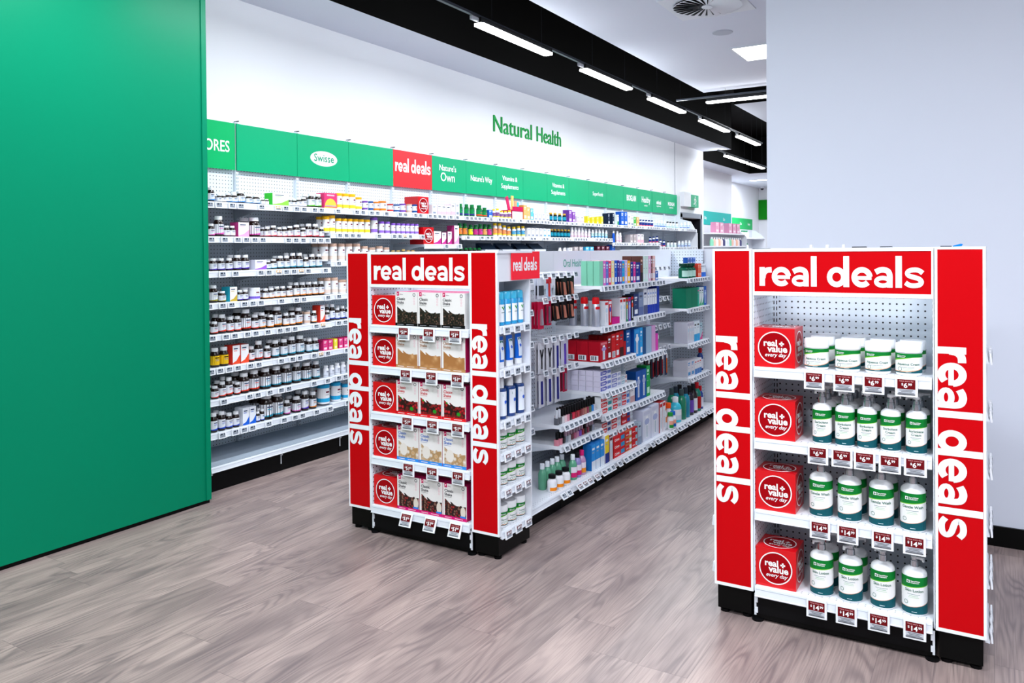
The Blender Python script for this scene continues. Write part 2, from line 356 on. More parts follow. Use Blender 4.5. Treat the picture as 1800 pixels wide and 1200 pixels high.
# ------------------------------------------------------------------ ceiling fixtures
def linear_light(x, y, z, ln, along_y, label, group=None, power=34):
    t = empty('linear_light', (x, y, z), 0 if along_y else PI / 2)
    tag(t, label, 'ceiling light', group)
    m = MB(); m.box(-0.032, 0.032, -ln / 2, ln / 2, 0.004, 0.045, '15171a', bottom='d8dce2'); m.obj('housing', t)
    m = MB(); m.prism([(-0.045, -ln / 2 + 0.02), (-0.03, -ln / 2), (0.03, -ln / 2), (0.045, -ln / 2 + 0.02), (0.045, ln / 2 - 0.02), (0.03, ln / 2), (-0.03, ln / 2), (-0.045, ln / 2 - 0.02)], -0.012, 0.004, 'lamp'); m.obj('diffuser', t)
    m = MB(); m.box(-0.012, 0.012, -ln / 2 - 0.09, -ln / 2 + 0.0, 0.012, 0.04, 'c8ccd4'); m.obj('connector', t)
    for s in (-0.35, 0.35):
        m = MB(); m.tube((0.02, s * ln, 0.045), (0.02, s * ln, 4.4 - z), 0.0015, '3a3d44', 5); m.obj('suspension_wire', t)
    area('linear_lamp', (x, y, z - 0.03), (0, 0, 0 if along_y else PI / 2), 0.07, ln, power, (0.90, 0.95, 1.0))
    if along_y:                                           # added side lamps, brighten the upper wall beyond the downward throw
        for s_ in (-1, 1): area('linear_side_fill', (x + s_ * 0.05, y, z - 0.012), (0, s_ * -PI / 2, 0), 0.03, ln, power * .15, (0.90, 0.95, 1.0))
    return t
for i, yc in enumerate((3.9, 5.69, 7.52, 9.28, 11.2, 13.02)):
    ord_ = ('nearest', 'nearest', 'second nearest', 'third nearest', 'fourth nearest', 'farthest')[i]
    if i == 0: linear_light(-3.39, 3.82, 3.3, 1.05, True, 'linear light just above the picture, before the nearest visible one', 'linear lights on the long track'); continue
    linear_light(-3.39, yc, 3.3, 1.15 if i < 4 else 1.25, True, ord_ + ' linear light on the long ceiling track in the black recess', 'linear lights on the long track')
linear_light(-3.39, 2.1, 3.3, 1.15, True, 'linear light above and behind the viewer on the long track', 'linear lights on the long track')
linear_light(-4.3, 15.6, 3.3, 1.45, True, 'first linear light of the short far pair under the black recess', 'pair of far linear lights')
linear_light(-4.3, 17.1, 3.3, 1.25, True, 'second linear light of the short far pair under the black recess', 'pair of far linear lights')
linear_light(-2.2, 9.35, 3.3, 1.45, False, 'linear light turned crosswise in the black recess, next to the white column')
def track(name, a, b, label):
    m = MB(); a = Vector(a); b = Vector(b); d = (b - a).normalized(); n_ = Vector((-d.y, d.x, 0)) * 0.014
    pts = [(a + n_)[:2], (b + n_)[:2], (b - n_)[:2], (a - n_)[:2]]; m.prism([tuple(p) for p in pts], a.z, a.z + 0.02, '4a4f58:0.3')
    tag(m.obj(name), label, 'light track')
track('light_track', (-3.39, -2, 3.346), (-3.39, 13.9, 3.346), 'long thin metal light track running down the black ceiling recess')
track('light_track', (-3.3, 9.35, 3.352), (0.6, 9.35, 3.352), 'light track crossing at right angles to the long track')
track('light_track', (-4.3, 14.4, 3.346), (-4.3, 18.1, 3.346), 'short light track in the far black recess past the wall end')
def troffer(x, y, label, size=0.6, power=80, sy=None, z=H_C):
    t = empty('panel_light', (x, y, z)); tag(t, label, 'ceiling light', 'square flush panel lights'); sy = sy or size
    m = MB(); h = size / 2; k = sy / 2
    for a, b, c, d in ((-h, h, -k, -k + 0.018), (-h, h, k - 0.018, k), (-h, -h + 0.018, -k + 0.018, k - 0.018), (h - 0.018, h, -k + 0.018, k - 0.018)): m.box(a, b, c, d, -0.012, 0.0, 'dfe3ea')
    m.obj('frame', t)
    m = MB(); m.box(-h + 0.018, h - 0.018, -k + 0.018, k - 0.018, -0.008, -0.001, 'troffer'); m.obj('diffuser', t)
    area('panel_lamp', (x, y, z - 0.02), (0, 0, 0), size - 0.04, sy - 0.04, power, (0.88, 0.93, 1.0))
troffer(-1.83, 7.82, 'square white panel light flush in the ceiling next to the white column', power=25)
troffer(-0.2, 7.82, 'added square panel light unseen behind the white column, brightens the gondola', power=50)  # added lamp, out of sight, lifts the gondola header facing the aisle
for x, y, d in ((-1.4, 1.5, 'left one in front of the stands'), (0.5, 1.5, 'middle one in front of the stands'), (2.4, 1.5, 'right one in front of the stands'), (-2.3, -1.4, 'left one above the entrance'), (-0.3, -1.4, 'middle one above the entrance'), (1.7, -1.4, 'right one above the entrance')):
    troffer(x, y, 'flush square ceiling panel light, ' + d, power=74)
for x, y in ((-5.2, 22.4), (-3.0, 23.0), (0, 23), (-1.5, 17.5), (-3.2, 19.2)): troffer(x, y, 'far oblong panel light, ' + {-5.2: 'nearest the green banner', -3.0: 'second from the banner', 0: 'rightmost at the back', -1.5: 'in the black ceiling nearest the aisle', -3.2: 'in the black ceiling near the far wall'}[x], 1.2, 90, 0.3, H_C if y > 20.4 else 4.4)
def diffuser():
    t = empty('air_diffuser', (-1.9, 6.10, H_C)); tag(t, 'square white ceiling air diffuser with a round swirl of dark radial slots', 'air vent')
    m = MB(); m.box(-0.3, 0.3, -0.3, 0.3, -0.008, 0, 'e2e5ec'); m.obj('plate', t)
    m = MB(); m.lathe([(0.262, -0.0095), (0.262, -0.0081)], '101216', 40); m.obj('opening', t)
    m = MB()
    for i in range(26):
        a = 2 * PI * i / 26; b = a + 0.17
        m.poly([(0.03 * math.cos(a), 0.03 * math.sin(a), -0.012), (0.268 * math.cos(a), 0.268 * math.sin(a), -0.012), (0.268 * math.cos(b), 0.268 * math.sin(b), -0.022), (0.03 * math.cos(b), 0.03 * math.sin(b), -0.018)], 'eceff5')
    m.lathe([(0.04, -0.024), (0.045, -0.010)], 'eceff5', 20); m.obj('swirl_vanes', t)
    m = MB(); m.v = []; v, f = stroke(ell(0, 0, 0.27, 0.27, 0, 360, 40), 0.012, True); m.faces2d((v, f), lambda u, w_: (u, w_, -0.024), 'e2e5ec'); m.obj('rim', t)
diffuser()
m = MB(); m.lathe([(0.085, -0.006), (0.09, -0.001), (0.09, 0)], 'b4b9c6', 28); tag(m.obj('ceiling_speaker', None, (-2.03, 6.95, H_C)), 'flat round white speaker cover in the ceiling beside the panel light', 'speaker')

# signs on the far end
def exit_sign():
    t = empty('exit_sign', (-4.85, 14.22, 2.46)); tag(t, 'exit sign with green face and white running figure above the dark doorway', 'exit sign')
    m = MB(); m.box(0.0, 0.07, -0.3, 0.08, -0.13, 0.13, 'e6e9ee'); m.obj('housing', t)
    m = MB(); m.box(0.0, 0.075, 0.1, 0.5, -0.13, 0.10, 'exitlit'); m.obj('sign_face', t)
    m = MB(); mp = sp_(0.077, 0.3, -0.02)
    m.faces2d(disc(0.0, 0.08, 0.018, 12), mp, 'f2f6f6')
    for p in ([(0, .06), (-.01, 0), (.04, -.05), (.03, -.09)], [(-.01, 0), (-.05, -.05), (-.09, -.05)], [(0, .05), (.05, .02), (.06, -.01)], [(0, .05), (-.05, .04), (-.06, 0)]): m.faces2d(stroke(p, 0.02), mp, 'f2f6f6')
    m.obj('running_figure', t)
exit_sign()
from collections import Counter
def raised_word(word, y0, wd, parent):
    m = MB(); g = glyphs(word, 0.272, 0.0, 'LEFT'); x0 = min(p[0] for p in g[0]); k = wd / (max(p[0] for p in g[0]) - x0)
    g = ([((x - x0) * k, y) for x, y in g[0]], g[1]); mp0 = lambda d: (lambda u, v: (d, y0 + u, v))
    m.faces2d(g, mp0(0.012), '12a44a')
    ec = Counter(); rk = [(round(p[0], 5), round(p[1], 5)) for p in g[0]]
    for q in g[1]:
        for i in range(len(q)): ec[frozenset((rk[q[i]], rk[q[(i + 1) % len(q)]]))] += 1
    for e_, c_ in ec.items():
        if c_ == 1 and len(e_) == 2: a, b = tuple(e_); m.poly([mp0(0.0)(*a), mp0(0.0)(*b), mp0(0.012)(*b), mp0(0.012)(*a)], '0e8c3c')
    m.obj('raised_word', parent)
t = empty('wall_lettering', (-4.85, 7.615, 2.905)); tag(t, 'green raised letters reading Natural Health on the white wall', 'lettering')
raised_word('Natural', 0, 0.875, t); raised_word('Health', 1.0, 0.64, t)

# ------------------------------------------------------------------ price tags and shelf pieces
def tag_mesh(kind):
    """electronic price tag, front at y=0 facing -y, hanging from z=0"""
    m = MB()
    if kind[0] == 'R':                                   # large tag with red screen and price
        m.rbox(-0.043, 0.043, 0, 0.007, -0.083, 0.002, 0.002, 'f0f2f6:0.35', 1)
        m.box(-0.034, 0.034, -0.0006, 0, -0.075, -0.008, 'c9ccd4:0.3'); y = -0.0012
        m.poly([(-0.034, y, -0.050), (0.034, y, -0.050), (0.034, y, -0.008), (-0.034, y, -0.008)], '6a0d14:0.3')
        y = -0.0018; big, cents = kind[1:].split('.')
        m.faces2d(glyphs('Value every day', 0.0085, 0.004), fp(0, y, -0.018), 'e6a0a4')
        gb_ = glyphs(big, 0.029, 0.03, 'LEFT'); gw_ = max(p[0] for p in gb_[0]); x = -(gw_ + 0.016) / 2 + 0.004
        m.faces2d(glyphs('$', 0.014, 0.02, 'RIGHT'), fp(x, y, -0.034), 'f4f4f6')
        m.faces2d(gb_, fp(x + 0.001, y, -0.044), 'f4f4f6')
        m.faces2d(glyphs(cents, 0.015, 0.025, 'LEFT'), fp(x + 0.003 + gw_, y, -0.0345), 'f4f4f6')
        for z, w_ in ((-0.055, 0.026), (-0.061, 0.02), (-0.067, 0.030)): m.poly([(-w_, y, z - 0.0012), (w_, y, z - 0.0012), (w_, y, z + 0.0012), (-w_, y, z + 0.0012)], '6c7078')
        m.poly([(-0.033, y, -0.0745), (0.033, y, -0.0745), (0.033, y, -0.0710), (-0.033, y, -0.0710)], '3c4048')
        m.v = [(x_ * .90, y_, z_ * .86) for x_, y_, z_ in m.v]
    else:                                                # small grey or red tag
        w_, h = (0.030, 0.042) if kind != 'm' else (0.028, 0.039)
        m.box(-w_, w_, 0, 0.006, -h, 0, 'eef0f5:0.35')
        m.box(-w_ * .76, w_ * .76, -0.0005, 0, -h * .84, -h * .16, 'b4bcc8:0.3' if kind != 'r' else 'b4bcc8:0.3'); y = -0.0011
        dk = {'g': '39424e', 'm': '39424e', 'r': '6a0d14', 'y': 'd8a01c'}[kind]
        if kind in 'ry': m.poly([(-w_ * .76, y, -h * .56), (w_ * .76, y, -h * .56), (w_ * .76, y, -h * .16), (-w_ * .76, y, -h * .16)], dk); dk = 'e8eaee'; y -= .0005
        m.poly([(-w_ * .66, y, -h * .50), (w_ * .1, y, -h * .50), (w_ * .1, y, -h * .24), (-w_ * .5, y, -h * .24)], dk)
        m.poly([(w_ * .3, y, -h * .50), (w_ * .62, y, -h * .50), (w_ * .62, y, -h * .24), (w_ * .3, y, -h * .24)], dk)
        for z in (.62, .74): m.poly([(-w_ * .66, y, -h * z - .0011), (w_ * .62, y, -h * z - .0011), (w_ * .62, y, -h * z + .0011), (-w_ * .66, y, -h * z + .0011)], '39424e' if kind not in 'ry' else '6c7078')
    return m.mesh('price_tag')
TAGM = {}
def price_tag(parent, kind, loc, rz=0, tilt=0.0, label=None):
    if kind not in TAGM: TAGM[kind] = tag_mesh(kind)
    o = link('price_tag', TAGM[kind], parent, loc, rz); o.rotation_euler.x = tilt
    if label: o['label'] = label
    return o
_shm = {}
def shelf_mesh(wd, dp, rail=0.038, perf=True, base=False, top='e9ecf2:0.35'):
    """shelf: top at z=0, front edge at y=0, running back +y; width along x centred"""
    k = (round(wd, 3), round(dp, 3), rail, base, top)
    if k in _shm: return _shm[k]
    m = MB(); h = wd / 2 - 0.001
    m.box(-h, h, 0.004, dp, -0.022, 0, top)
    # angled ticket rail with lips
    m.extr([(0.004, 0.0), (-0.002, 0.002), (-0.005, -0.003), (-0.009, -rail + 0.005), (-0.012, -rail + 0.001), (-0.010, -rail - 0.002), (0.004, -rail)], lambda u, v, d: (d, u, v), -h, h, 'dfe4ec:0.3')
    m.box(-h + 0.004, h - 0.004, -0.0068, -0.006, -0.012, -0.010, 'b9c0cc')
    if perf:
        x = -h + 0.02
        while x < h - 0.01:
            for y in (0.02, 0.034): m.poly([(x - .002, y - .002, .0004), (x + .002, y - .002, .0004), (x + .002, y + .002, .0004), (x - .002, y + .002, .0004)], '565c68')
            x += 0.0265
    if not base:                                          # side brackets under the shelf
        for s in (-1, 1):
            x = s * (h - 0.003); m.extr([(0.05, -0.022), (dp, -0.022), (dp, -0.085), (dp - 0.03, -0.085)], lambda u, v, d: (d, u, v), x - 0.0012, x + 0.0012, 'dde2ea')
    _shm[k] = m.mesh('shelf'); return _shm[k]
def add_shelf(parent, x, y, z, wd, dp, rz, tags=(), rail=0.038, base=False, tilt=0.12, label=None, top='e9ecf2:0.35'):
    """x,y = middle of the front edge; tags = [(offset along shelf, kind)]"""
    s = link('shelf', shelf_mesh(wd, dp, rail, True, base, top), parent, (x, y, z), rz)
    if label: s['label'] = label
    for u, k in tags:
        price_tag(s, k, (u, -0.0185 if k[0] == 'R' else -0.0175, 0.0 if k[0] == 'R' else 0.001), 0, tilt)
    return s

# ------------------------------------------------------------------ promotional end stands
def end_stand(name, x0, y0, rz, label, shelves, tags, left_side, right_side, texts=True):
    """x0,y0 = front left foot; front faces -y; local frame: x 0..1, y 0..0.355"""
    t = empty(name, (x0, y0, 0), rz); tag(t, label, 'display stand')
    W = 1.0; WL = 0.165; D = 0.33; T = 1.55; dy = 0.355
    red = 'c2000a:0.32'
    for side, a, b in (('l', 0.0, WL), ('r', W - WL, W)):
        m = MB(); wht = 'e6e9f0:0.4'
        zb = 0.122
        m.box(a, b, 0.004, 0.016, zb, T, wht)                                  # front board
        m.box(a, b, D - 0.012, D, zb, T, wht)                                  # rear board
        xi = (b - 0.008, b) if side == 'l' else (a, a + 0.008)                 # inner board
        m.box(xi[0], xi[1], 0.016, D - 0.012, zb, T, wht)
        m.box(a, b, 0.016, D - 0.012, T - 0.012, T, wht)
        xo = (a, a + 0.006) if side == 'l' else (b - 0.006, b)
        m.box(xo[0], xo[1], 0.016, D - 0.012, 1.395, T - 0.012, wht)           # blank panel above the side shelves
        m.box(a, b, 0.016, D - 0.012, zb, zb + 0.012, wht)
        # slim aluminium frame round the graphic
        for q in ((a + .001, a + .010, zb, T - .001), (b - .010, b - .001, zb, T - .001)): m.box(q[0], q[1], 0.0, 0.004, q[2], q[3], 'f0f2f6:0.3')
        m.box(a + .010, b - .010, 0.0, 0.004, zb, zb + 0.013, 'f0f2f6:0.3'); m.box(a + .010, b - .010, 0.0, 0.004, T - 0.009, T - .001, 'f0f2f6:0.3')
        m.obj('side_cabinet', t)
        m = MB(); m.box(a + .010, b - .010, 0.0012, 0.004, zb + 0.013, T - 0.009, red)
        if texts:
            bx = (a + 0.012) if side == 'l' else (a + 0.0105); z1 = 1.182
            real_deals(m, lambda u, v: (bx + v, 0.0004, z1 - u), 0.703, 0.092, 'eef0f4:0.4', clip=(b - 0.0105) - bx)
        m.obj('side_graphic', t)['label'] = 'tall red side graphic with white words real deals turned sideways'
        m = MB(); m.box(a + .012, b - .012, 0.012, D - 0.01, 0.02, 0.122, '050505:0.45')
        for fx in (a + 0.035, b - 0.035):
            for fy in (0.04, D - 0.04): m.lathe([(0.02, 0), (0.02, 0.012), (0.008, 0.014), (0.008, 0.022)], '08080a', 10, fx, fy)
        m.obj('plinth', t)
    # middle bay
    a, b = WL, W - WL
    m = MB(); m.box(a, b, dy - 0.004, dy + 0.004, 0.12, T - 0.004, 'peg_y'); m.obj('back_panel', t)
    for x in (a + 0.006, b - 0.006):
        m = MB(); m.box(-0.012, 0.012, 0, 0.014, 0.13, T - 0.01, 'slot_y'); m.obj('slotted_upright', t, (x + (0.012 if x < .5 else -0.012), dy - 0.020, 0))
    for x in (a + 0.002, b - 0.006):
        m = MB(); m.box(x, x + 0.004, 0.005, dy - 0.004, 0.125, T - 0.012, 'peg_x'); m.obj('perforated_side', t)
    m = MB(); wht = 'dfe3ea:0.4'
    m.box(a + .001, b - .001, 0.012, 0.030, 1.355, T - 0.002, wht)
    for q in ((a + .002, b - .002, T - 0.014, T - 0.004), (a + .002, b - .002, 1.357, 1.373), (a + .002, a + .010, 1.373, T - 0.014), (b - .010, b - .002, 1.373, T - 0.014)): m.box(q[0], q[1], 0.003, 0.012, q[2], q[3], 'f0f2f6:0.3')
    m.obj('header_frame', t)
    m = MB(); m.box(a + .010, b - .010, 0.006, 0.012, 1.373, T - 0.014, red)
    if texts: real_deals(m, fp(a + 0.030, 0.0052, 1.396), 0.603, 0.0775, 'eef0f4:0.4')
    m.obj('header_sign', t)['label'] = 'red header sign with the white words real deals'
    m = MB(); m.box(a, b, dy - 0.02, dy + 0.004, T - 0.004, T, 'e6e9f0'); m.obj('top_rail', t)
    for i, z in enumerate(shelves):
        base = i == len(shelves) - 1
        add_shelf(t, 0.5, 0.0 if not base else -0.004, z, b - a - 0.016, dy - 0.022, 0, tags[i], 0.040, base, -0.02 if not base else (-0.02 if 'R14.99' in str(tags[i]) else -0.38))
    m = MB(); m.box(a + 0.004, b - 0.004, 0.012, dy - 0.01, 0.012, shelves[-1] - 0.02, '050505:0.45')
    m.box(a + 0.004, b - 0.004, 0.010, 0.012, 0.03, shelves[-1] - 0.03, '0a0a0c:0.4'); m.obj('kick_plate', t)
    for x in (a + 0.002, b - 0.010):
        m = MB(); m.box(x, x + 0.008, 0.004, 0.010, 0.025, shelves[-1] - 0.036, 'd4d8de:0.35')
        for z in (0.035, 0.078): m.box(x + (0.003 if x < .5 else -0.006), x + (0.014 if x < .5 else 0.003), 0.003, 0.009, z, z + 0.022, 'dfe3ea:0.35')
        m.obj('slotted_foot', t)
    for fx in (a + 0.012, b - 0.012):
        m = MB(); m.lathe([(0.024, 0), (0.024, 0.010), (0.008, 0.013)], '08080a', 12, fx, 0.02); m.obj('levelling_foot', t)
    # outward facing side shelves inside the cabinets
    for side, zs, kinds in (('l', left_side[0], left_side[1]), ('r', right_side[0], right_side[1])):
        for i, z in enumerate(zs):
            k = kinds[i]; n_ = len(k)
            tg = [((-0.10 + 0.10 * j), c) for j, c in enumerate(k)]
            if side == 'r': add_shelf(t, W - 0.002, D / 2 + (0 if i < len(zs) - 1 else 0.0), z, D - 0.034, 0.145, PI / 2, tg, 0.034, True, -0.10)
            else: add_shelf(t, 0.002, D / 2, z, D - 0.034, 0.145, -PI / 2, tg, 0.034, True, -0.10)
    return t
ZR = [1.060, 0.763, 0.467, 0.150]
ZL = [1.150, 0.925, 0.672, 0.426, 0.158]
SZ = [1.170, 0.953, 0.694, 0.531, 0.349, 0.142]
XR, XL, Y0 = -1.023, -3.108, 3.335
Rt = lambda xs, p: [(x - (XR + 0.5), 'R' + p) for x in xs]
Lt = lambda xs: [(x - (XL + 0.5), 'R51.99') for x in xs]
end_stand('end_stand', XR, Y0, 0, 'right red and white end stand stocked with pump bottles and white tubs', ZR,
          [Rt((-0.611, -0.501, -0.395, -0.281), '6.99'), Rt((-0.598, -0.509, -0.427, -0.339, -0.252), '6.99'), Rt((-0.592, -0.489, -0.365, -0.256), '14.99'), Rt((-0.605, -0.495, -0.379, -0.256), '14.99')],
          ([0.40, 0.20], ['ggg'] * 2), ([1.16, 0.95, 0.74, 0.53, 0.34, 0.142], ['ggg'] * 6))
end_stand('end_stand', XL, Y0, 0, 'left red and white end stand stocked with shake mix cartons', ZL,
          [Lt((-2.69, -2.523, -2.356)), Lt((-2.679, -2.509, -2.345)), Lt((-2.671, -2.505, -2.345)), Lt((-2.667, -2.509, -2.345)), Lt((-2.675, -2.516, -2.356))],
          ([0.40, 0.16], ['ggg'] * 2), (SZ, ['ggg', 'ggg', 'ggg', 'rrr', 'rrr', 'rrr']))
end_stand('end_stand', -2.115, 7.50, PI, 'far end stand closing the middle gondola, seen edge on', [1.1, 0.76, 0.46, 0.15], [[], [], [], []],
          ([1.17, 0.93, 0.70, 0.47, 0.26, 0.142], ['ggg'] * 6), ([], []), False)

# little red header sign on the side of the left stand
t = empty('small_sign', (-2.098, 3.48, 1.40)); tag(t, 'small red real deals sign fixed high on the side of the left stand', 'sign')
m = MB(); m.box(-0.004, 0, -0.02, 0.27, 0.0, 0.145, 'ff2438:0.4'); real_deals(m, sp_(0.0008, -0.008, 0.045), 0.245, 0.046, 'f2f4f8'); m.obj('sign_board', t)
m = MB(); m.box(-0.006, 0.002, -0.155, 0.187, 0.138, 0.150, 'e6e9f0'); m.obj('clip_rail', t)
# bits left on top of the right stand
for x, l, c, d in ((-0.52, 0.055, '33363e', 'dark flat label strip lying on top of the right stand, left one'), (-0.41, 0.045, '4a4e56', 'dark flat label strip on top of the right stand, middle one'), (-0.185, 0.04, '2a2d34', 'dark flat label strip on top of the right stand beside the blue clip')):
    m = MB(); m.box(0, l, 0, 0.03, 0, 0.004, c); tag(m.obj('label_strip', None, (x, 3.68, 1.5505)), d, 'label strip', 'label strips on the right stand')
m = MB(); m.extr([(0, 0), (0.03, 0.002), (0.036, 0.010), (0.028, 0.012), (0, 0.004)], lambda u, v, d: (u, d, v), 0, 0.02, '0a78ff'); tag(m.obj('clip', None, (-0.14, 3.665, 1.5505)), 'small bright blue plastic clip on top of the right stand', 'clip')

# ------------------------------------------------------------------ wall shelving, one thing per bay
BW = 0.594; WY0 = 3.361; NB = 17
def bay_label(i):
    names = {0: 'cut off by the green partition', 1: 'with a blank green header, nearest the partition', 2: 'under the white oval header logo', 3: 'with a blank header left of the red header', 4: 'under the red header', 5: "under the green header just right of the red one", 6: "under the second green header right of the red one", 7: 'under the nearer Vitamins & Supplements header', 8: 'blank header between the two Vitamins & Supplements', 9: 'under the farther Vitamins & Supplements header', 10: 'blank header right of farther Vitamins & Supplements', 11: 'under the Superfoods header', 12: 'blank header right of Superfoods', 13: 'with block letter header, fourth from far end', 14: 'with script header, third from far end', 15: 'just past the header gap', 16: 'at the far end with white side panel'}
    return 'white perforated wall shelving bay ' + names[i]
def zsh(i, b):
    y = WY0 + BW * (b + .5)
    if y < 4.55: return [1.89, 1.66, 1.43, 1.22, 1.01, .79, .58, .36][i]
    if i == 1:
        if b == 4: return 1.615
        if b >= 14: return 1.585
        if b >= 11: return 1.645
    if i == 2 and b >= 12: return 1.40
    return [1.89, 1.70, 1.48, 1.222, 1.015, .79, .585, .375][i]
HEAD = {0: 'BLACKMORES', 2: 'Swisse', 4: 'real', 5: "Nature's|Own", 6: "Nature's Way", 7: 'Vitamins &|Supplements', 9: 'Vitamins &|Supplements', 11: 'Superfoods', 13: 'BIOGLAN', 14: 'Healthy', 15: 'ethical', 16: 'MUSASHI'}
def wall_bay(b):
    y0 = WY0 + BW * b; t = empty('shelving_bay', (-4.8, y0 + BW / 2, 0)); h = BW / 2
    tag(t, bay_label(b), 'shelving bay', 'wall shelving bays')
    m = MB(); m.box(0.0, 0.008, -h + 0.002, h - 0.002, 0.15, 2.50, 'peg_x'); m.obj('back_panel', t)
    m = MB(); m.box(0, 0.026, -0.013, 0.013, 0.13, 2.515, 'slot_x'); m.box(0.0, 0.05, -0.004, 0.004, 2.515, 2.522, '3a4048'); m.obj('slotted_upright', t, (0.006, -h + 0.0135, 0))
    if b == NB - 1:
        m = MB(); m.box(0, 0.026, -0.014, 0.014, 0.05, 2.515, 'slot_x'); m.obj('slotted_upright', t, (0.006, h - 0.0135, 0))
        m = MB(); m.extr([(-0.02, 0.1), (0.42, 0.1), (0.41, 1.82), (0.29, 2.03), (0.10, 2.08), (0.10, 2.48), (-0.02, 2.48)], lambda u, v, d: (u, d, v), h + 0.002, h + 0.016, 'e4e7ed'); m.obj('end_panel', t)
    # header
    g = 'f03038:0.4' if b == 4 else ('00a873:0.4' if b != 0 else '00b066:0.4')
    w0 = -h if b else -0.9
    e = 0.014 if b in (0, 14) else 0.002
    m = MB(); m.box(0.034, 0.046, w0 + 0.002, h - e, 2.158, 2.50, g); hx = HEAD.get(b, '')
    wt = 'f4f6f8:0.5'; zc = 2.33
    mp = lambda y, z, sx=1.0: sp_(0.0468, y, z, sx)
    if b == 0: m.faces2d(glyphs(hx, 0.115, 0.012, 'RIGHT'), mp(0.235, 2.285, 0.80), wt)
    elif hx == 'Swisse': m.faces2d(disc(0, 0, 0.155, 32, 0.062), mp(0, zc - 0.005), wt); m.faces2d(glyphs('Swisse', 0.088, 0.012, 'CENTER'), sp_(0.0476, 0, zc - 0.03), '0f9a72')
    elif hx == 'real': real_deals(m, mp(-0.27, zc - 0.03), 0.54, 0.085, wt)
    elif hx == "Nature's|Own": m.faces2d(glyphs("Nature's", 0.085, 0.012), mp(-0.03, zc + 0.035), wt); m.faces2d(glyphs('Own', 0.125, 0.008), mp(-0.03, zc - 0.07), wt)
    elif '|' in hx:
        a_, b_ = hx.split('|'); m.faces2d(glyphs(a_, 0.075, 0.01), mp(0.0, zc + 0.02), wt); m.faces2d(glyphs(b_, 0.075, 0.01), mp(0.0, zc - 0.07), wt)
    elif hx == 'Superfoods': m.faces2d(glyphs(hx, 0.075, 0.01), mp(0.0, zc - 0.02), wt)
    elif hx == "Nature's Way": m.faces2d(glyphs(hx, 0.085, 0.014), mp(0.0, zc - 0.03, 0.88), wt)
    elif hx == 'BIOGLAN': m.faces2d(glyphs(hx, 0.12, 0.03), mp(0.02, zc - 0.03, 0.72), wt)
    elif hx == 'Healthy': m.faces2d(glyphs(hx, 0.13, 0.02), mp(0.02, zc - 0.03, 0.9), wt); m.faces2d(glyphs('nutrition', 0.04, 0.01), mp(0.02, zc - 0.09), wt)
    elif hx: m.faces2d(glyphs(hx, 0.085, 0.03), mp(0.0, zc - 0.03, 0.95), wt); m.faces2d(glyphs('supplements', 0.04, 0.01), mp(0.0, zc - 0.075), wt)
    o = m.obj('header_panel', t); o['label'] = 'red header panel reading real deals' if b == 4 else ('green header panel reading ' + hx.replace('|', ' ') if hx[:3] in ('Vit', 'Sup') else ('green header panel with a white logo' if hx else 'blank green header panel'))
    # shelves
    for i in range(8):
        z = zsh(i, b); tg = []
        if b < 3 or i < 2:
            u = -h + 0.05 + rnd.random() * 0.04
            while u < h - 0.03:
                if rnd.random() < 0.80: tg.append((u, 'y' if rnd.random() < 0.03 else 'g'))
                u += 0.072 + (0.035 if rnd.random() < 0.3 else 0)
        add_shelf(t, 0.395, 0, z, BW, 0.385, PI / 2, tg, 0.040, False, -0.12, top='ccd4de:0.35')
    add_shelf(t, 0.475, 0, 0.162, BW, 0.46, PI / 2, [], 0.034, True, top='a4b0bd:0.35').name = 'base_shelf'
    m = MB(); m.box(0.0, 0.462, -h + 0.001, h - 0.001, 0.0, 0.128, '040405:0.5'); m.obj('kick_plate', t)
    m = MB(); m.box(0.463, 0.468, -h + 0.004, -h + 0.010, 0.05, 0.125, 'c8ccd2'); m.box(0.463, 0.470, -h + 0.001, -h + 0.020, 0.11, 0.12, 'c8ccd2'); m.obj('slotted_foot', t)
for b in range(NB): wall_bay(b)

# ------------------------------------------------------------------ middle gondola, one thing per bay
GX = -2.60
GJ = [3.70, 4.21, 4.80, 5.39, 5.97, 6.54, 7.12]
GL = ['nearest, all pegs, mostly behind the left stand', 'second, pegs above two nail polish shelves', 'third, under the words Oral Health', 'fourth, with the stack of blue cartons', 'fifth, with toothbrush pegs', 'last, with mouthwash bottles at the bottom']
GS = {0: [], 1: [(0.497, .35), (0.372, .35)], 2: [(1.31, .35), (1.037, .35), (0.80, .35), (0.60, .35), (0.447, .35), (0.315, .35)], 3: [(1.31, .35), (1.063, .35), (0.765, .35), (0.44, .35)],
      4: [], 5: [(1.30, .35), (1.042, .35), (0.74, .35), (0.45, .35)]}
HK = {0: [1.36, 1.17, 0.98, 0.80, 0.60, 0.46], 1: [1.385, 1.235, 0.985, 0.785], 4: [1.385, 1.13, 0.90, 0.715]}
BAYS = []
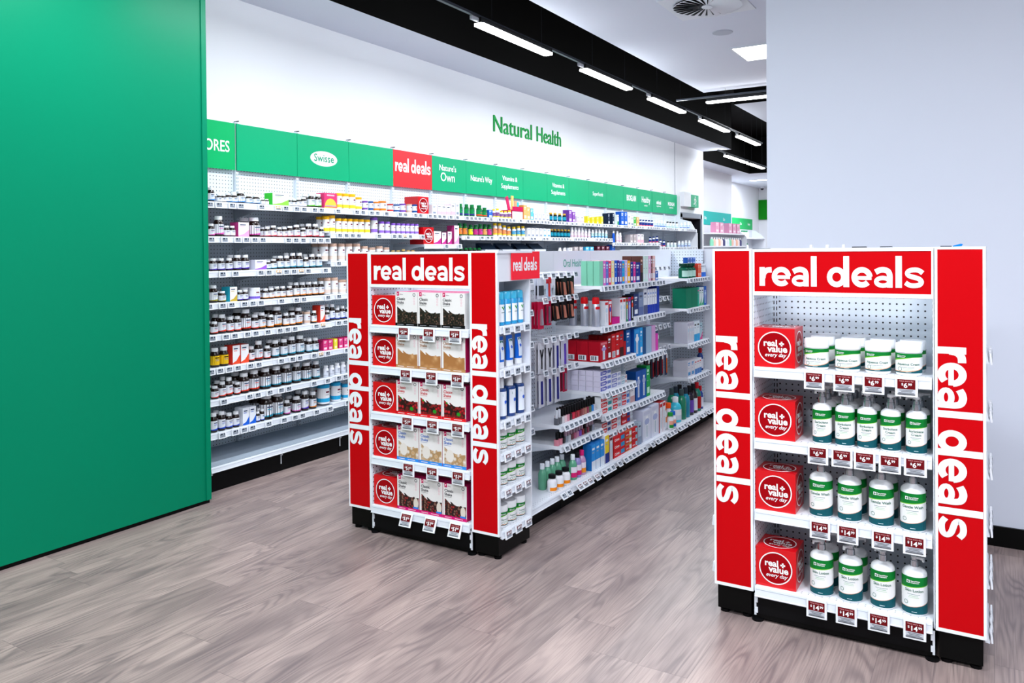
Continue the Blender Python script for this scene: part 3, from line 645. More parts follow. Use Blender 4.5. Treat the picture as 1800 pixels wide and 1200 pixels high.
for b in range(6):
    y0, y1 = GJ[b], GJ[b + 1]; h = (y1 - y0) / 2
    t = empty('gondola_bay', (GX, (y0 + y1) / 2, 0)); BAYS.append(t)
    tag(t, 'white middle gondola bay facing the aisle: ' + GL[b], 'shelving bay', 'middle gondola bays')
    m = MB(); m.box(-0.012, 0.012, -h + .001, h - .001, 0.14, 1.30, 'peg_x'); m.obj('back_panel', t)
    m = MB(); m.box(-0.02, 0.024, -h + .001, h - .001, 1.29, 1.545, 'e8ebf1:0.4')
    if b == 2: m.faces2d(glyphs('Oral Health', 0.078, 0.0, 'CENTER'), sp_(0.0252, 0.0, 1.432, .82), '2aa88a')
    m.obj('header_panel', t)['label'] = 'white header panel' + (' reading Oral Health in green' if b == 2 else ', plain')
    m = MB(); m.box(0, 0.024, -0.013, 0.013, 0.13, 1.30, 'slot_x'); m.obj('slotted_upright', t, (0.010, -h + 0.0135, 0))
    for z, dp in GS[b]:
        tg = []; u = -h + 0.045
        while u < h - 0.03: tg.append((u, 'r' if (b == 5 and z > .9 and rnd.random() < .3) else 'm')); u += 0.062 + (0.03 if rnd.random() < .25 else 0)
        add_shelf(t, 0.375, 0, z, 2 * h, 0.36, PI / 2, tg, 0.036, False, -0.12 if z > 0.9 else -0.45)
    tg = []; u = -h + 0.05 + (0.3 if b == 0 else 0)
    while u < h - 0.03: tg.append((u, 'r' if (b == 1 and u < 0) else 'm')); u += 0.068 + (0.035 if rnd.random() < .25 else 0)
    add_shelf(t, 0.455, 0, 0.150, 2 * h, 0.44, PI / 2, tg, 0.034, True, -0.75).name = 'base_shelf'
    m = MB(); m.box(-0.40, 0.375, -h + .001, h - .001, 0.0, 0.125, '070708:0.5')
    if b != 1:
        m.extr([(-0.05, 0.075), (0.05, 0.075), (0.045, 0.06), (-0.045, 0.06)], lambda u, v, d: (d, u, v), 0.375, 0.3765, '1c1c20')
    m.obj('kick_plate', t)
    if b in HK:
        for zi, z in enumerate(HK[b]):
            us = [-h + 0.08 + 0.105 * j for j in range(5)] if b else [h - 0.10 - 0.09 * j for j in range(2)]
            for j, u in enumerate(us):
                if u > h - 0.02: continue
                m = MB(); m.tube((0.01, 0, 0), (0.225, 0, 0.0), 0.0022, 'dfe3ea:0.3', 5); m.tube((0.01, 0, 0.022), (0.235, 0, 0.022), 0.0022, 'dfe3ea:0.3', 5); m.box(0.008, 0.014, -0.012, 0.012, -0.01, 0.032, 'dfe3ea')
                hk = m.obj('peg_hook', t, (0, u, z))
                price_tag(hk, 'r' if (b == 1 and zi == 1 and j < 2) else 'm', (0.236, 0, 0.026), PI / 2, -0.25)
# rear gondola standing behind the right stand
for k, (y0, y1) in enumerate(((3.70, 4.25),)):
    t = empty('gondola_bay', (-0.523, (y0 + y1) / 2, 0)); h = (y1 - y0) / 2; tag(t, 'white gondola bay hidden behind the right end stand, before the column', 'shelving bay')
    m = MB(); m.box(-0.012, 0.012, -h, h, 0.1, 1.54, 'e8ebf1'); m.obj('back_panel', t)
    m = MB(); m.box(-0.37, 0.37, -h, h, 0, 0.125, '070708'); m.obj('kick_plate', t)
    for rz, sx in ((PI / 2, 1), (-PI / 2, -1)): add_shelf(t, sx * 0.40, 0, 0.15, 2 * h, 0.385, rz, [], 0.034, True).name = 'base_shelf'
    for j in range(3):
        m = MB(); m.box(-0.006, 0.006, -0.004, 0.004, 1.54, 1.565, 'f0f2f6'); m.obj('peg_post', t, (-0.20 + 0.07 * j * 1.0, -0.1, 0))
# fix the little posts to a rail
m = MB(); m.box(-0.25, 0.0, -0.108, -0.092, 1.532, 1.541, 'e8ebf1'); m.obj('post_rail', t)

# ------------------------------------------------------------------ goods: builders (front faces -y, base at z=0, centred)
def flat(m, r, a, u0, u1, z0, z1, mat, eps=0.0013):
    """small printed block on a cylinder"""
    f = cyl(r, 0, 0, eps); n = 3
    for i in range(n): p, q = u0 + (u1 - u0) * i / n, u0 + (u1 - u0) * (i + 1) / n; m.poly([f(p, z0), f(q, z0), f(q, z1), f(p, z1)], mat)
def pill_bottle(kind, h, w_, body, cap, lab, sw, band=False, neck=0.82, capr=0.76, n=14):
    r = w_ / 2; m = MB()
    m.lathe([(r * .9, 0), (r, h * .03), (r, h * .67), (r * .88, h * .745), (r * .66, h * neck), (r * .66, h * (neck + .02))], body, n)
    root = m.obj(kind)
    m = MB(); c = r * capr; m.lathe([(c, h * neck), (c, h * .985), (c * .93, h)], cap, n); m.obj('cap', root)
    m = MB(); z0, z1 = h * .12, h * .60
    if band: bands = [(lambda t: 0, sw), (lambda t: .24, lab)]
    elif sw: bands = [(lambda t: 0, sw), (lambda t: .08 + .26 * max(0, .5 + .5 * t) ** 2, lab)]
    else: bands = [(lambda t: 0, lab)]
    m.wrap(r, z0, z1, bands, PI, n, 0.0006)
    k = '3a4a6c' if lab not in ('f2c21c',) else '1a1208'
    if h > 0.05:
        zz = z0 + (z1 - z0); flat(m, r, 0, -r * .55, r * .5, zz - h * .13, zz - h * .08, k); flat(m, r, 0, -r * .5, r * .35, zz - h * .21, zz - h * .185, sw or '6a7890'); flat(m, r, 0, -r * .5, r * .5, zz - h * .26, zz - h * .245, '9aa4b4')
    m.obj('label', root); return root
def lidded_tub(kind, h, w_, body, lid, band, logo='6a1030', n=16):
    r = w_ / 2; m = MB(); m.lathe([(r * .93, 0), (r, h * .02), (r, h * .80), (r * .95, h * .82)], body, n); root = m.obj(kind)
    m = MB(); m.lathe([(r * 1.0, h * .82), (r * 1.02, h * .83), (r * 1.02, h * .985), (r * .97, h)], lid, n); m.obj('lid', root)
    m = MB(); m.wrap(r, h * .10, h * .76, [(lambda t: 0, band), (lambda t: .30, body)], PI, n, 0.0006)
    flat(m, r, 0, -r * .35, r * .35, h * .58, h * .66, logo); flat(m, r, 0, -r * .4, r * .4, h * .46, h * .485, '9098a8'); m.obj('label', root); return root
def carton(kind, w_, h, d, front, side, art='plain', c2='8a94a8', c3=None):
    m = MB(); x = w_ / 2; m.box(-x, x, -d / 2, d / 2, 0, h, side, front=front, top=side if art != 'tw' else front)
    y = -d / 2 - 0.0006; F = fp(0, y, 0); y2 = fp(0, y - 0.0004, 0)
    def blk(a, b, c, e, mat, f=F): m.faces2d(rect(a * w_ - x, b * w_ - x, c * h, e * h), f, mat)
    if art == 'text': blk(.15, .7, .80, .88, c2); blk(.15, .6, .70, .75, c2); blk(.15, .8, .10, .30, c3 or c2); blk(.15, .5, .5, .53, '9aa4b4')
    elif art == 'split': blk(0, 1, 0, .36, c2); blk(.15, .75, .78, .86, c3 or '4a5468'); blk(.15, .6, .66, .70, '9aa4b4')
    elif art == 'swoosh':
        m.faces2d(([(-x, 0.02 * h), (x, 0.02 * h), (x, h * .5), (0, h * .2), (-x, h * .1)], [(0, 1, 2, 3, 4)]), F, c2); blk(.15, .7, .80, .86, '3a4a6c'); blk(.15, .6, .70, .73, c2)
    elif art == 'sun':
        v, f = disc(0, 0, w_ * .46, 20); m.faces2d(([(a, b + h * .12) for a, b in v if b > -h * .1], [tuple(range(len([1 for a, b in v if b > -h * .1])))]), F, 'f0c84a'); blk(0, 1, 0, .07, 'f0c84a'); blk(.2, .8, .80, .90, 'f0b8c8', y2); blk(.1, .9, .14, .2, 'a8a0b8', y2)
    elif art == 'paste':
        v = [(-x * .96, h * .15), (x * .02, h * .10), (x * .22, h * .5), (x * .1, h * .88), (-x * .96, h * .88)]; m.faces2d((v, [(0, 1, 2, 3, 4)]), F, c2)
        m.faces2d(glyphs('Colgate', min(h * .62, w_ * .13), 0.02), fp(-x * .42, y - 0.0004, h * .33), 'f4f4f6'); blk(.64, .97, .2, .8, c3 or '4a78c0')
    elif art == 'barcode':
        blk(.15, .7, .86, .92, 'e8b8c0'); blk(.12, .88, .05, .30, 'e0e4ea')
        for i in range(6): blk(.2 + i * .1, .24 + i * .1, .07, .28, '2a3038', y2)
    elif art == 'brush':
        if side in ('a80c20', '780810'):
            for (a, b, c, e, mt) in ((-.35, .35, .06, .32, 'dfe2e8'), (-.25, -.15, .09, .29, '30343c'), (-.08, 0, .09, .29, '30343c'), (.08, .18, .09, .29, '30343c')): m.faces2d(rect(a * d, b * d, c * h, e * h), (lambda e_: (lambda u, v: (-x - e_, -u, v)))(.0006 if mt[0] == 'd' else .001), mt)
        blk(.1, .9, .84, .95, c2); blk(.36, .64, .10, .80, 'eef2f6'); v, f = disc(0, h * .62, w_ * .3, 16, h * .1); m.faces2d((v, f), y2, c3 or 'c0d8e8'); blk(.44, .56, .12, .5, '9fb4c8', y2)
    elif art == 'value': pass
    m.mi and None
    return m.obj(kind)
def value_cube(kind, s=0.161):
    m = MB(); x = s / 2; m.box(-x, x, -x, x, 0, s, 'd2000f:0.28')
    maps = [fp(0, -x - .0005, s / 2), sp_(x + .0005, 0, s / 2), lambda u, v: (u, v * 1.0, s + .0005)]
    for k, F in enumerate(maps):
        up = {0: lambda e: fp(0, -x - e, s / 2), 1: lambda e: sp_(x + e, 0, s / 2), 2: lambda e: (lambda u, v: (u, v, s + e))}[k]
        m.faces2d(disc(0, 0, s * .40, 36), up(.0004), '9c000c:0.3'); m.faces2d(ring(0, 0, s * .40, s * .028, 40), up(.0009), 'f4f4f6:0.4')
        q = up(.0012)
        def tx(s_, size, ux, vz, b=0.03, sh=0): v, f = glyphs(s_, size, b, 'CENTER'); m.faces2d(([(a + ux + sh * b2, b2 + vz) for a, b2 in v], f), q, 'f4f4f6:0.4')
        tx('real', s * .23, -s * .10, s * .045); tx('value', s * .235, s * .075, -s * .105); tx('every day', s * .135, s * .02, -s * .225, 0.012, .25)
        for r_ in (rect(s * .10, s * .22, s * .075, s * .115), rect(s * .14, s * .18, s * .035, s * .155)): m.faces2d(shift(r_, s * .02, s * .01), q, 'f4f4f6:0.4')
        m.faces2d(disc(s * .18, s * .105, s * .013, 8), up(.0016), '9c000c:0.3')
    return m.obj(kind)
TW = dict(g='0f7a30:0.35', lime='7cc832', w='f0eff0:0.4', peach='f2b48e', teal='14525c:0.4')
def brand_block(m, r, z, s, a0=0.0):
    """white cross badge and two lines of maker's name"""
    f = cyl(r, z, a0, .0016); f2 = cyl(r, z, a0, .0021)
    m.faces2d(rect(-s * 2.3, -s * 1.2, -s * .15, s * .95), f, 'f4f4f6'); m.faces2d(rect(-s * 1.87, -s * 1.63, .0 * s, s * .8), f2, '0b6a2c'); m.faces2d(rect(-s * 2.13, -s * 1.37, s * .28, s * .52), f2, '0b6a2c')
    m.faces2d(shift(glyphs('TerryWhite', s * .62, .03, 'LEFT'), -s * 1.0, s * .48), f, 'f4f4f6'); m.faces2d(shift(glyphs('Chemmart', s * .62, .03, 'LEFT'), -s * 1.0, -s * .08), f, 'f4f4f6')
def tw_label(m, r, z0, z1, lines, size, tub=False, n=30, detail=True):
    if tub: B = [(lambda t: 0, TW['teal']), (lambda t: .06 + .20 * max(0, (t + .2) / 1.2) ** 1.6, TW['peach']), (lambda t: .10 + .20 * max(0, (t + .2) / 1.2) ** 1.6, TW['w']), (lambda t: .54 + .26 * min(1, max(0, (t + 1) / 1.3)) ** .8, TW['lime']), (lambda t: .62 + .20 * min(1, max(0, (t + 1) / 1.3)) ** .8, TW['g'])]
    else: B = [(lambda t: 0, TW['teal']), (lambda t: .17 + .14 * max(0, (t + .3) / 1.3) ** 1.5, TW['peach']), (lambda t: .182 + .14 * max(0, (t + .3) / 1.3) ** 1.5, TW['w']), (lambda t: .715 + .05 * t, TW['lime']), (lambda t: .735 + .045 * t, TW['g'])]
    m.wrap(r, z0, z1, B, PI, n)
    if not detail: return
    H = z1 - z0
    brand_block(m, r, z0 + H * (.80 if tub else .84), r * (.24 if not tub else .17), 0 if not tub else -.5)
    zc = z0 + H * (.40 if tub else .60)
    for i, s in enumerate(lines): m.faces2d(glyphs(s, size, 0.015), cyl(r, zc - i * size * 1.05, .05, .0015), '1f6a52')
    zz = zc - len(lines) * size * 1.0 + size * .35
    for k, (hw, c) in enumerate(((.5, '6a8a8c'), (.36, '9ac8a0'), (.42, 'b8d8b0'))): flat(m, r, 0, -r * hw, r * hw, zz - k * size * .42 - .0008, zz - k * size * .42 + .0008, c)
    m.faces2d(ring(-r * .62, z0 + H * (.30 if not tub else .2), r * .16, r * .035, 14), cyl(r, 0, 0, .0017), '1f6a52')
    flat(m, r, 0, -r * .15, r * .25, z0 + H * .05, z0 + H * .065, 'c8e0e4', .0017)
def pump_bottle(kind, h, w_, lines, size, tall, spin=0.3, detail=True):
    r = w_ / 2; m = MB(); zb = h
    sh = [(r * math.cos(a), zb - r * .62 + r * .62 * math.sin(a)) for a in [R(x) for x in (0, 18, 36, 52, 66)]]
    m.lathe([(r * .9, 0), (r * .985, .004), (r, .010)] + sh + [(r * .3, zb + .001)], 'f0f1f4:0.28', 28); root = m.obj(kind)
    m = MB(); tw_label(m, r, h * .045, h * .83, lines, size, detail=detail); m.obj('label', root)
    m = MB(); m.lathe([(.0155, h - .004), (.016, h + .004), (.0155, h + .022), (.0125, h + .024), (.0125, h + .034)], 'b8bcc4:0.22:0.9', 18)
    p = .0; m.lathe([(.005, h + .03), (.005, h + tall - .008)], 'e6e8ec:0.3', 10)
    a = spin; c, s = math.cos(a), math.sin(a); z = h + tall
    m.lathe([(.011, z - .009), (.0125, z - .006), (.0125, z), (.010, z + .003)], 'eceef2:0.3', 16)
    P = lambda d, q: (d * c - q * s, d * s + q * c)
    pts = [P(-.004, -.0075), P(.036, -.0045), P(.036, .0045), P(-.004, .0075)]; m.prism(pts, z - .006, z + .002, 'eceef2:0.3'); pts = [P(.031, -.0035), P(.037, -.0035), P(.037, .0035), P(.031, .0035)]; m.prism(pts, z - .013, z - .005, 'eceef2:0.3')
    m.obj('pump', root); return root
def cream_tub(kind, h, w_, detail=True):
    r = w_ / 2; m = MB(); m.lathe([(r * .92, 0), (r * .975, .003), (r, .010), (r, h * .70), (r * .97, h * .71)], 'f0f1f4:0.3', 28); root = m.obj(kind)
    m = MB(); m.lathe([(r * 1.01, h * .72), (r * 1.035, h * .73), (r * 1.035, h * .965), (r * .99, h), (r * .86, h), (r * .85, h * .985)], 'f2f3f6:0.3', 28); m.obj('lid', root)
    m = MB(); tw_label(m, r, h * .09, h * .70, ['Aqueous Cream'], r * .27, True, detail=detail); m.obj('label', root); return root
SHK = {'coffee': ('0e0c0c', '2a2a30'), 'latte': ('b08050', 'a8744a'), 'berries': ('d81820', 'c8202c'), 'vanilla': ('2f86d8', '3a6cc0'), 'mixed': ('d0106c', '2a2a34')}
def shake_carton(kind, flavour, s=1.0):
    bar, txt = SHK[flavour]; w_, h, d = 0.150, 0.183, 0.085; x = w_ / 2; m = MB()
    m.box(-x, x, -d / 2, d / 2, 0, h, 'e8e4e2:0.45', top='c0105c' if flavour != 'coffee' else 'e8709c', right='b01050' if flavour != 'coffee' else 'e4dfdd', left='e4dfdd')
    root = m.obj(kind); m = MB(); y = -d / 2 - .0006
    m.faces2d(rect(-x, x, 0, .016), fp(0, y, 0), bar)
    wave = [(-x + .012, .016), (x - .004, .016), (x - .004, .094)] + [(.046, .090), (.040, .098), (.030, .091), (.012, .090), (-.004, .096), (-.018, .108), (-.026, .114), (-.027, .106), (-.022, .096), (-.030, .098), (-.044, .112), (-.058, .125), (-x + .012, .128)]
    v = [(a, .016 + (b - .016) * .78) for a, b in wave]; m.faces2d((v, [tuple(range(len(v)))]), fp(0, y, 0), flavour)
    if flavour == 'vanilla': m.faces2d(disc(-.03, .055, .030, 20, .036), fp(0, y - .0003, 0), 'vanilla'); m.faces2d(disc(-.028, .06, .026, 20, .033), fp(0, y - .0005, 0), 'e4dcd4')
    if flavour == 'mixed': m.faces2d(disc(.052, .045, .016, 16, .03), fp(0, y - .0005, 0), 'dcd2c4'); m.faces2d(rect(.034, .068, .016, .026), fp(0, y - .0006, 0), '2a7ad8')
    if flavour == 'berries': m.faces2d(disc(.03, .036, .013, 7, .011), fp(0, y - .0005, 0), '2a8a28'); m.faces2d(disc(-.045, .088, .006, 6), fp(0, y - .0005, 0), '2a8a28')
    m.faces2d(glyphs('Classic', .0205, .018, 'LEFT'), fp(-x + .010, y - .0003, .139), txt); m.faces2d(glyphs('Shake', .0205, .018, 'LEFT'), fp(-x + .010, y - .0003, .1195), txt)
    m.faces2d(rect(-x + .010, -x + .026, .162, .183), fp(0, y - .0003, 0), 'c80f58'); m.faces2d(glyphs('r', .018, .03), fp(-x + .018, y - .0006, .168), 'f4f4f6')
    m.faces2d(rect(-x + .03, -x + .052, .168, .1695), fp(0, y - .0003, 0), '50545c'); m.faces2d(rect(-x + .03, -x + .042, .172, .1735), fp(0, y - .0003, 0), 'e890b0')
    m.faces2d(rect(-x + .010, -x + .055, .1125, .1138), fp(0, y - .0003, 0), txt)
    m.faces2d(ring(x - .022, .168, .0075, .003, 16), fp(0, y - .0003, 0), '2a2e38')
    for z in (.148, .134, .120): m.faces2d(ring(x - .022, z, .0045, .0014, 10), fp(0, y - .0003, 0), 'f0a8bc')
    for a, b in ((-x + .012, -.02), (.0, .05)): m.faces2d(rect(a, b, .006, .0088), fp(0, y - .0003, 0), 'e8dada' if flavour != 'coffee' else '9a9aa0')
    m.obj('front_print', root); return root
def spray_can(kind, h, w_, body, lid, lab, leaf=None, silver=False):
    r = w_ / 2; m = MB(); m.lathe([(r * .96, 0), (r, .004), (r, h * .74), (r * .86, h * .78), (r * .80, h * .79)], body, 20); root = m.obj(kind)
    m = MB(); m.lathe([(r * .93, h * .77), (r * .93, h * .93), (r * .80, h * .985), (r * .5, h)], lid, 20); m.obj('lid', root)
    m = MB()
    if lab:
        m.wrap(r, h * .10, h * .62, [(lambda t: 0, lab)], .95, 10)
        if leaf: f = cyl(r, 0, 0, .0018); m.faces2d(([(0, h * .44), (r * .45, h * .56), (r * .15, h * .57), (0, h * .50), (-r * .3, h * .56), (-r * .45, h * .54)], [(0, 1, 2, 3), (0, 3, 4, 5)]), f, leaf); flat(m, r, 0, -r * .5, r * .5, h * .37, h * .385, '1a5a4a', .0018)
    elif silver: m.wrap(r, h * .74 - .03, h * .74 - .012, [(lambda t: 0, 'c8141c')], 1.2, 10)
    if m.v: m.obj('label', root)
    return root
def flower_art(m, f, s, z):
    for a in (10, 90, 160, 230, 300): m.faces2d(disc(s * .42 * math.cos(R(a)), z + s * .42 * math.sin(R(a)), s * .36, 9), f, '1f5ad2')
    m.faces2d(disc(-s * .4, z - s * 1.0, s * .14, 6), f, '5a9a3a')
def squeeze_tube(kind, h, w_):
    r = w_ / 2; m = MB(); n = 20; b = []
    rows = [(0, 1, .62), (.026, 1, .62), (.03, .98, .66), (h * .5, 1.0, .62), (h - .012, 1.08, .14), (h, 1.08, .05)]
    m.v = []; k0 = 0
    for i, (z, sx, sy) in enumerate(rows):
        for j in range(n): a = 2 * PI * j / n; m.v.append((r * sx * math.cos(a), r * sy * math.sin(a), z))
    for i in range(len(rows) - 1):
        for j in range(n): q = (j + 1) % n; m.f.append((i * n + j, i * n + q, (i + 1) * n + q, (i + 1) * n + j)); m.mi.append(m._m('f0f2f6:0.35' if i < 2 else '1a6ad8:0.35')); m.sm.append(True)
    m.f.append(tuple((len(rows) - 1) * n + j for j in range(n))); m.mi.append(m._m('1a6ad8:0.35')); m.sm.append(False)
    root = m.obj(kind); m = MB(); y = -r * .66; F = lambda u, v: (u, -math.sqrt(max(0, 1 - (u / (r * 1.02)) ** 2)) * r * (.64 - .50 * max(0, (v - h * .5) / (h * .5))) - .0012, v)
    v, f = [], []
    for i in range(7):
        for j in range(7): v.append((-r * .62 + r * 1.24 * i / 6, .042 + (h - .06) * j / 6))
    for i in range(6):
        for j in range(6): f.append((i * 7 + j, (i + 1) * 7 + j, (i + 1) * 7 + j + 1, i * 7 + j + 1))
    m.faces2d((v, f), F, 'dfeaf8'); G = lambda u, v: tuple(F(u, v)[k] - (.0008 if k == 1 else 0) for k in range(3))
    flower_art(m, G, r * .42, h * .62); m.faces2d(rect(-r * .45, r * .45, h * .80, h * .87), G, '12786a'); m.obj('label', root); return root
def shampoo_bottle(kind, h, w_):
    r = w_ / 2; m = MB(); m.lathe([(r * .95, 0), (r, .004), (r, h * .72), (r * .92, h * .75), (r * .5, h * .765)], '123a7c:0.25', 20); root = m.obj(kind)
    m = MB(); m.lathe([(r * .62, h * .765), (r * .56, h * .985), (r * .5, h)], 'f0f2f6', 16); m.obj('cap', root)
    m = MB(); m.wrap(r, h * .08, h * .68, [(lambda t: 0, 'e8eef8')], 1.05, 10); f = cyl(r, 0, 0, .0018); flower_art(m, f, r * .42, h * .42); m.faces2d(rect(-r * .6, r * .6, h * .56, h * .62), f, '12786a'); m.obj('label', root); return root
def liquid_bottle(kind, h, w_, body, cap, lab, lab2=None, capw=.55):
    r = w_ / 2; m = MB(); m.lathe([(r * .92, 0), (r, .004), (r, h * .58), (r * .86, h * .68), (r * .5, h * .78), (r * .4, h * .80)], body, 18); root = m.obj(kind)
    m = MB(); m.lathe([(r * capw, h * .79), (r * capw, h * .985), (r * capw * .9, h)], cap, 14); m.obj('cap', root)
    if lab: m = MB(); m.wrap(r, h * .10, h * .52, [(lambda t: 0, lab2 or lab), (lambda t: .45, lab)], 1.5, 12); m.obj('label', root)
    return root
def polish(kind, h, w_, body, cap):
    r = w_ / 2; m = MB(); m.rbox(-r, r, -r, r, 0, h * .45, r * .5, body); root = m.obj(kind); m = MB(); m.lathe([(r * .62, h * .45), (r * .58, h * .97), (r * .5, h)], cap, 10); m.obj('cap', root); return root
def blister(kind, w_, h, card, prod, tool, head=None):
    """carded product hanging, top hole at z=0"""
    x = w_ / 2; m = MB(); m.box(-x, x, -.0008, .0008, -h, .012, card); root = m.obj(kind)
    m = MB(); y = -.012
    if head: m.box(-x, x, -.0016, -.0008, -h * .22, .012, head)
    if tool == 'clipper': m.extr([(-.006, -h * .25), (.004, -h * .2), (.012, -h * .55), (.018, -h * .85), (-.012, -h * .85), (-.010, -h * .55)], lambda u, v, d: (u, d, v), y, -.001, prod)
    elif tool == 'y': 
        for a, b in (((-.018, -h * .18), (0, -h * .5)), ((.018, -h * .18), (0, -h * .5)), ((0, -h * .5), (0, -h * .85))): m.tube((a[0], -.006, a[1]), (b[0], -.006, b[1]), .004, prod, 6)
    elif tool == 'file': m.extr([(-.008, -h * .15), (.008, -h * .15), (.010, -h * .9), (-.006, -h * .9)], lambda u, v, d: (u, d, v), -.008, -.001, prod)
    elif tool == 'flash': m.extr([(-x * .5, -h * .2), (x * .1, -h * .25), (x * .7, -h * .9), (0, -h * .9)], lambda u, v, d: (u, d, v), -.008, -.001, prod)
    elif tool == 'brush': m.tube((0, -.008, -h * .2), (.004, -.008, -h * .92), .005, prod, 6); m.box(-.006, .008, -.016, -.008, -h * .34, -h * .2, 'f0f4f8')
    else: m.box(-x * .6, x * .6, -.010, -.001, -h * .8, -h * .3, prod)
    m.obj('product', root); return root
def display_box(kind):
    m = MB(); m.box(-.11, .11, -.07, .07, 0, .10, 'c00c50', front='e8e0ea'); m.box(-.11, .11, -.074, -.07, .085, .135, 'c00c50'); m.box(.11, .114, -.07, .07, 0, .135, 'c81a60')
    root = m.obj(kind)
    for i, (x, c, a) in enumerate(((-.09, 'd8205c', -.35), (-.03, 'f0c070', 0.02), (.04, 'f0a070', 0), (.085, '30b8e0', 0))):
        m = MB(); m.box(-.022, .022, -.005, .005, 0, (.16, .165, .11, .10)[i], c); o = m.obj('sachet_card', root, (x, -.02, .09)); o.rotation_euler.y = a
    return root
def navy_display(kind, w_=.2, h=.15):
    m = MB(); x = w_ / 2; m.box(-x, x, -.06, .06, 0, h * .55, 'd8dde6', top='e8ecf2'); m.box(-x, x, .04, .06, h * .5, h, '14283c'); m.extr([(-.06, h * .45), (.05, h), (.056, h), (-.054, h * .45)], lambda u, v, d: (d, u, v), -x, x, '14283c')
    m.faces2d(glyphs('SILVER', .034, .02), lambda u, v: (u, -.010 - .001 + v * .0 + .002, h * .70 + v) if False else (u, -.0145 + v * .9 - .001, h * .66 + v * .62), 'dfe6ee')
    return m.obj(kind)
# catalogue: code -> (kind, description, category, builder(h, w))
PB = lambda k, *a, **q: (lambda h, w_: pill_bottle(k, h, w_, *a, **q))
TB = lambda k, *a: (lambda h, w_: lidded_tub(k, h, w_, *a))
CB = lambda *a: (lambda h, w_: carton('carton', w_, h, .085, *a))
CAT = {}
def cat(code, desc, category, fn): CAT[code] = (desc, category, fn)
for c, nm, s in (('ab1', 'blue', '2a8ad8'), ('ab2', 'lime', '5ac81e'), ('vp', 'pink', 'e05ab8'), ('vr', 'crimson', 'd81838'), ('vu', 'violet', '4a28b8'), ('vt', 'teal', '2098b8'), ('vg', 'olive', 'a8a030'), ('vo', 'orange', 'f08a1e'), ('vd', 'red', 'e03418')):
    cat(c, 'amber bottle with %s swoosh label' % nm, 'bottle', PB('vitamin_bottle', 'amber', 'eef0f4', 'e6e9f0', s))
for c, nm, cp in (('as1', 'small amber bottle with white label', 'eef0f4'), ('as2', 'tiny amber bottle with white label', 'eef0f4'), ('as3', 'little amber bottle with plain white label', 'eef0f4'), ('vs', 'small squat amber bottle', 'eef0f4')): cat(c, nm, 'bottle', PB('vitamin_bottle', 'amber', cp, 'e6e9f0', 'd4b8c8' if c == 'vs' else ''))
cat('vb', 'bottle with blue swoosh label', 'bottle', PB('vitamin_bottle', 'amber', 'eef0f4', 'e6e9f0', '1a4ac8'))
cat('yl', 'amber bottle with yellow label', 'bottle', PB('vitamin_bottle', 'amber', 'eef0f4', 'f2c21c', ''))
for c, nm, lid, band in (('ty', 'yellow', 'f6b81e', 'f4dc3c'), ('tv', 'purple', '8a5ac8', '9a70d4'), ('tb', 'beige', 'd0ac98', 'ead8cc'), ('tc', 'cyan', '28a8dc', '28a8dc')): cat(c, 'white tub with %s lid' % nm, 'tub', TB('supplement_tub', 'f0f0f2', lid, band))
for c, nm, col_ in (('jp', 'purple', '7a48b0'), ('jb', 'navy blue', '1c4c94'), ('jo', 'orange', 'e8842a'), ('jr', 'red', 'c82c2c'), ('jw', 'pale beige', 'd8b8a4')): cat(c, 'little jar with %s lid' % nm, 'jar', TB('supplement_jar', 'e4e6ee', col_, col_))
cat('tw', 'wide white tub with violet label foot', 'tub', TB('supplement_tub', 'eceef2', 'eceef2', '7a60c8'))
cat('gb', 'green bottle with navy label foot', 'bottle', PB('supplement_bottle', '0c6a34', '0f7a3c', '14924a', '3a1c8a', band=True)); cat('gr', 'green bottle with red label foot', 'bottle', PB('supplement_bottle', '0c6a34', '0f7a3c', '14924a', 'f0482c', band=True))
for c, nm, l_ in (('og', 'orange', 'f08a3c'), ('oy', 'yellow', 'e8e028'), ('om', 'magenta', 'd0308c'), ('oo', 'pale orange', 'f0a860')): cat(c, 'green capped bottle with %s label' % nm, 'bottle', PB('supplement_bottle', '1a6a30', '12703a', l_, ''))
for c, nm, cp, bd, l_, s in (('wy', 'yellow capped bottle with purple label', 'f4d028', 'f0f0f2', '8a5a9a', 'f0d838'), ('yo', 'yellow capped bottle with orange label', 'f8cc1c', 'f0f0f2', 'f0945a', 'f4c828'), ('yb', 'yellow capped bottle with blue label', 'f4cc28', 'f0f0f2', '4aa0d0', 'e8d840'), ('gt', 'gold capped bottle with teal label', 'd8a838', '101418', '1c9ab4', '0c5a78'), ('gd', 'gold capped dark bottle', 'c8a868', '1c1410', 'e8e4e0', ''), ('gn', 'dark bottle with green cap', '0e6a34', '2a100a', '108848', ''), ('nb', 'navy bottle with red label foot', '142c74', 'e8ecf4', '1c3c8c', 'e8485c'), ('bw', 'white bottle with blue print', 'eef2f6', 'eef2f6', 'd8e6f2', '2a6ac8'), ('kw', 'white bottle with black cap', '14161c', 'eef2f6', 'e6eef4', '8ac8c8'), ('wk', 'white bottle with pale pink print', 'f2f2f6', 'f0f0f4', 'f2e4ec', 'e8b8cc'), ('wt', 'white and turquoise bottle', 'f2f6f8', 'f0f4f6', 'bfe4e6', '1c90d0'), ('bl', 'bright blue bottle', 'f2f6f8', '1c5cd0', '1c5cd0', ''), ('ws', 'white bottle with maroon logo', 'eef0f4', 'e6e8f0', 'e0e4ee', 'c8ccd8')):
    cat(c, nm, 'bottle', PB('supplement_bottle', bd, cp, l_, s, band=True) if s else PB('supplement_bottle', bd, cp, l_, ''))
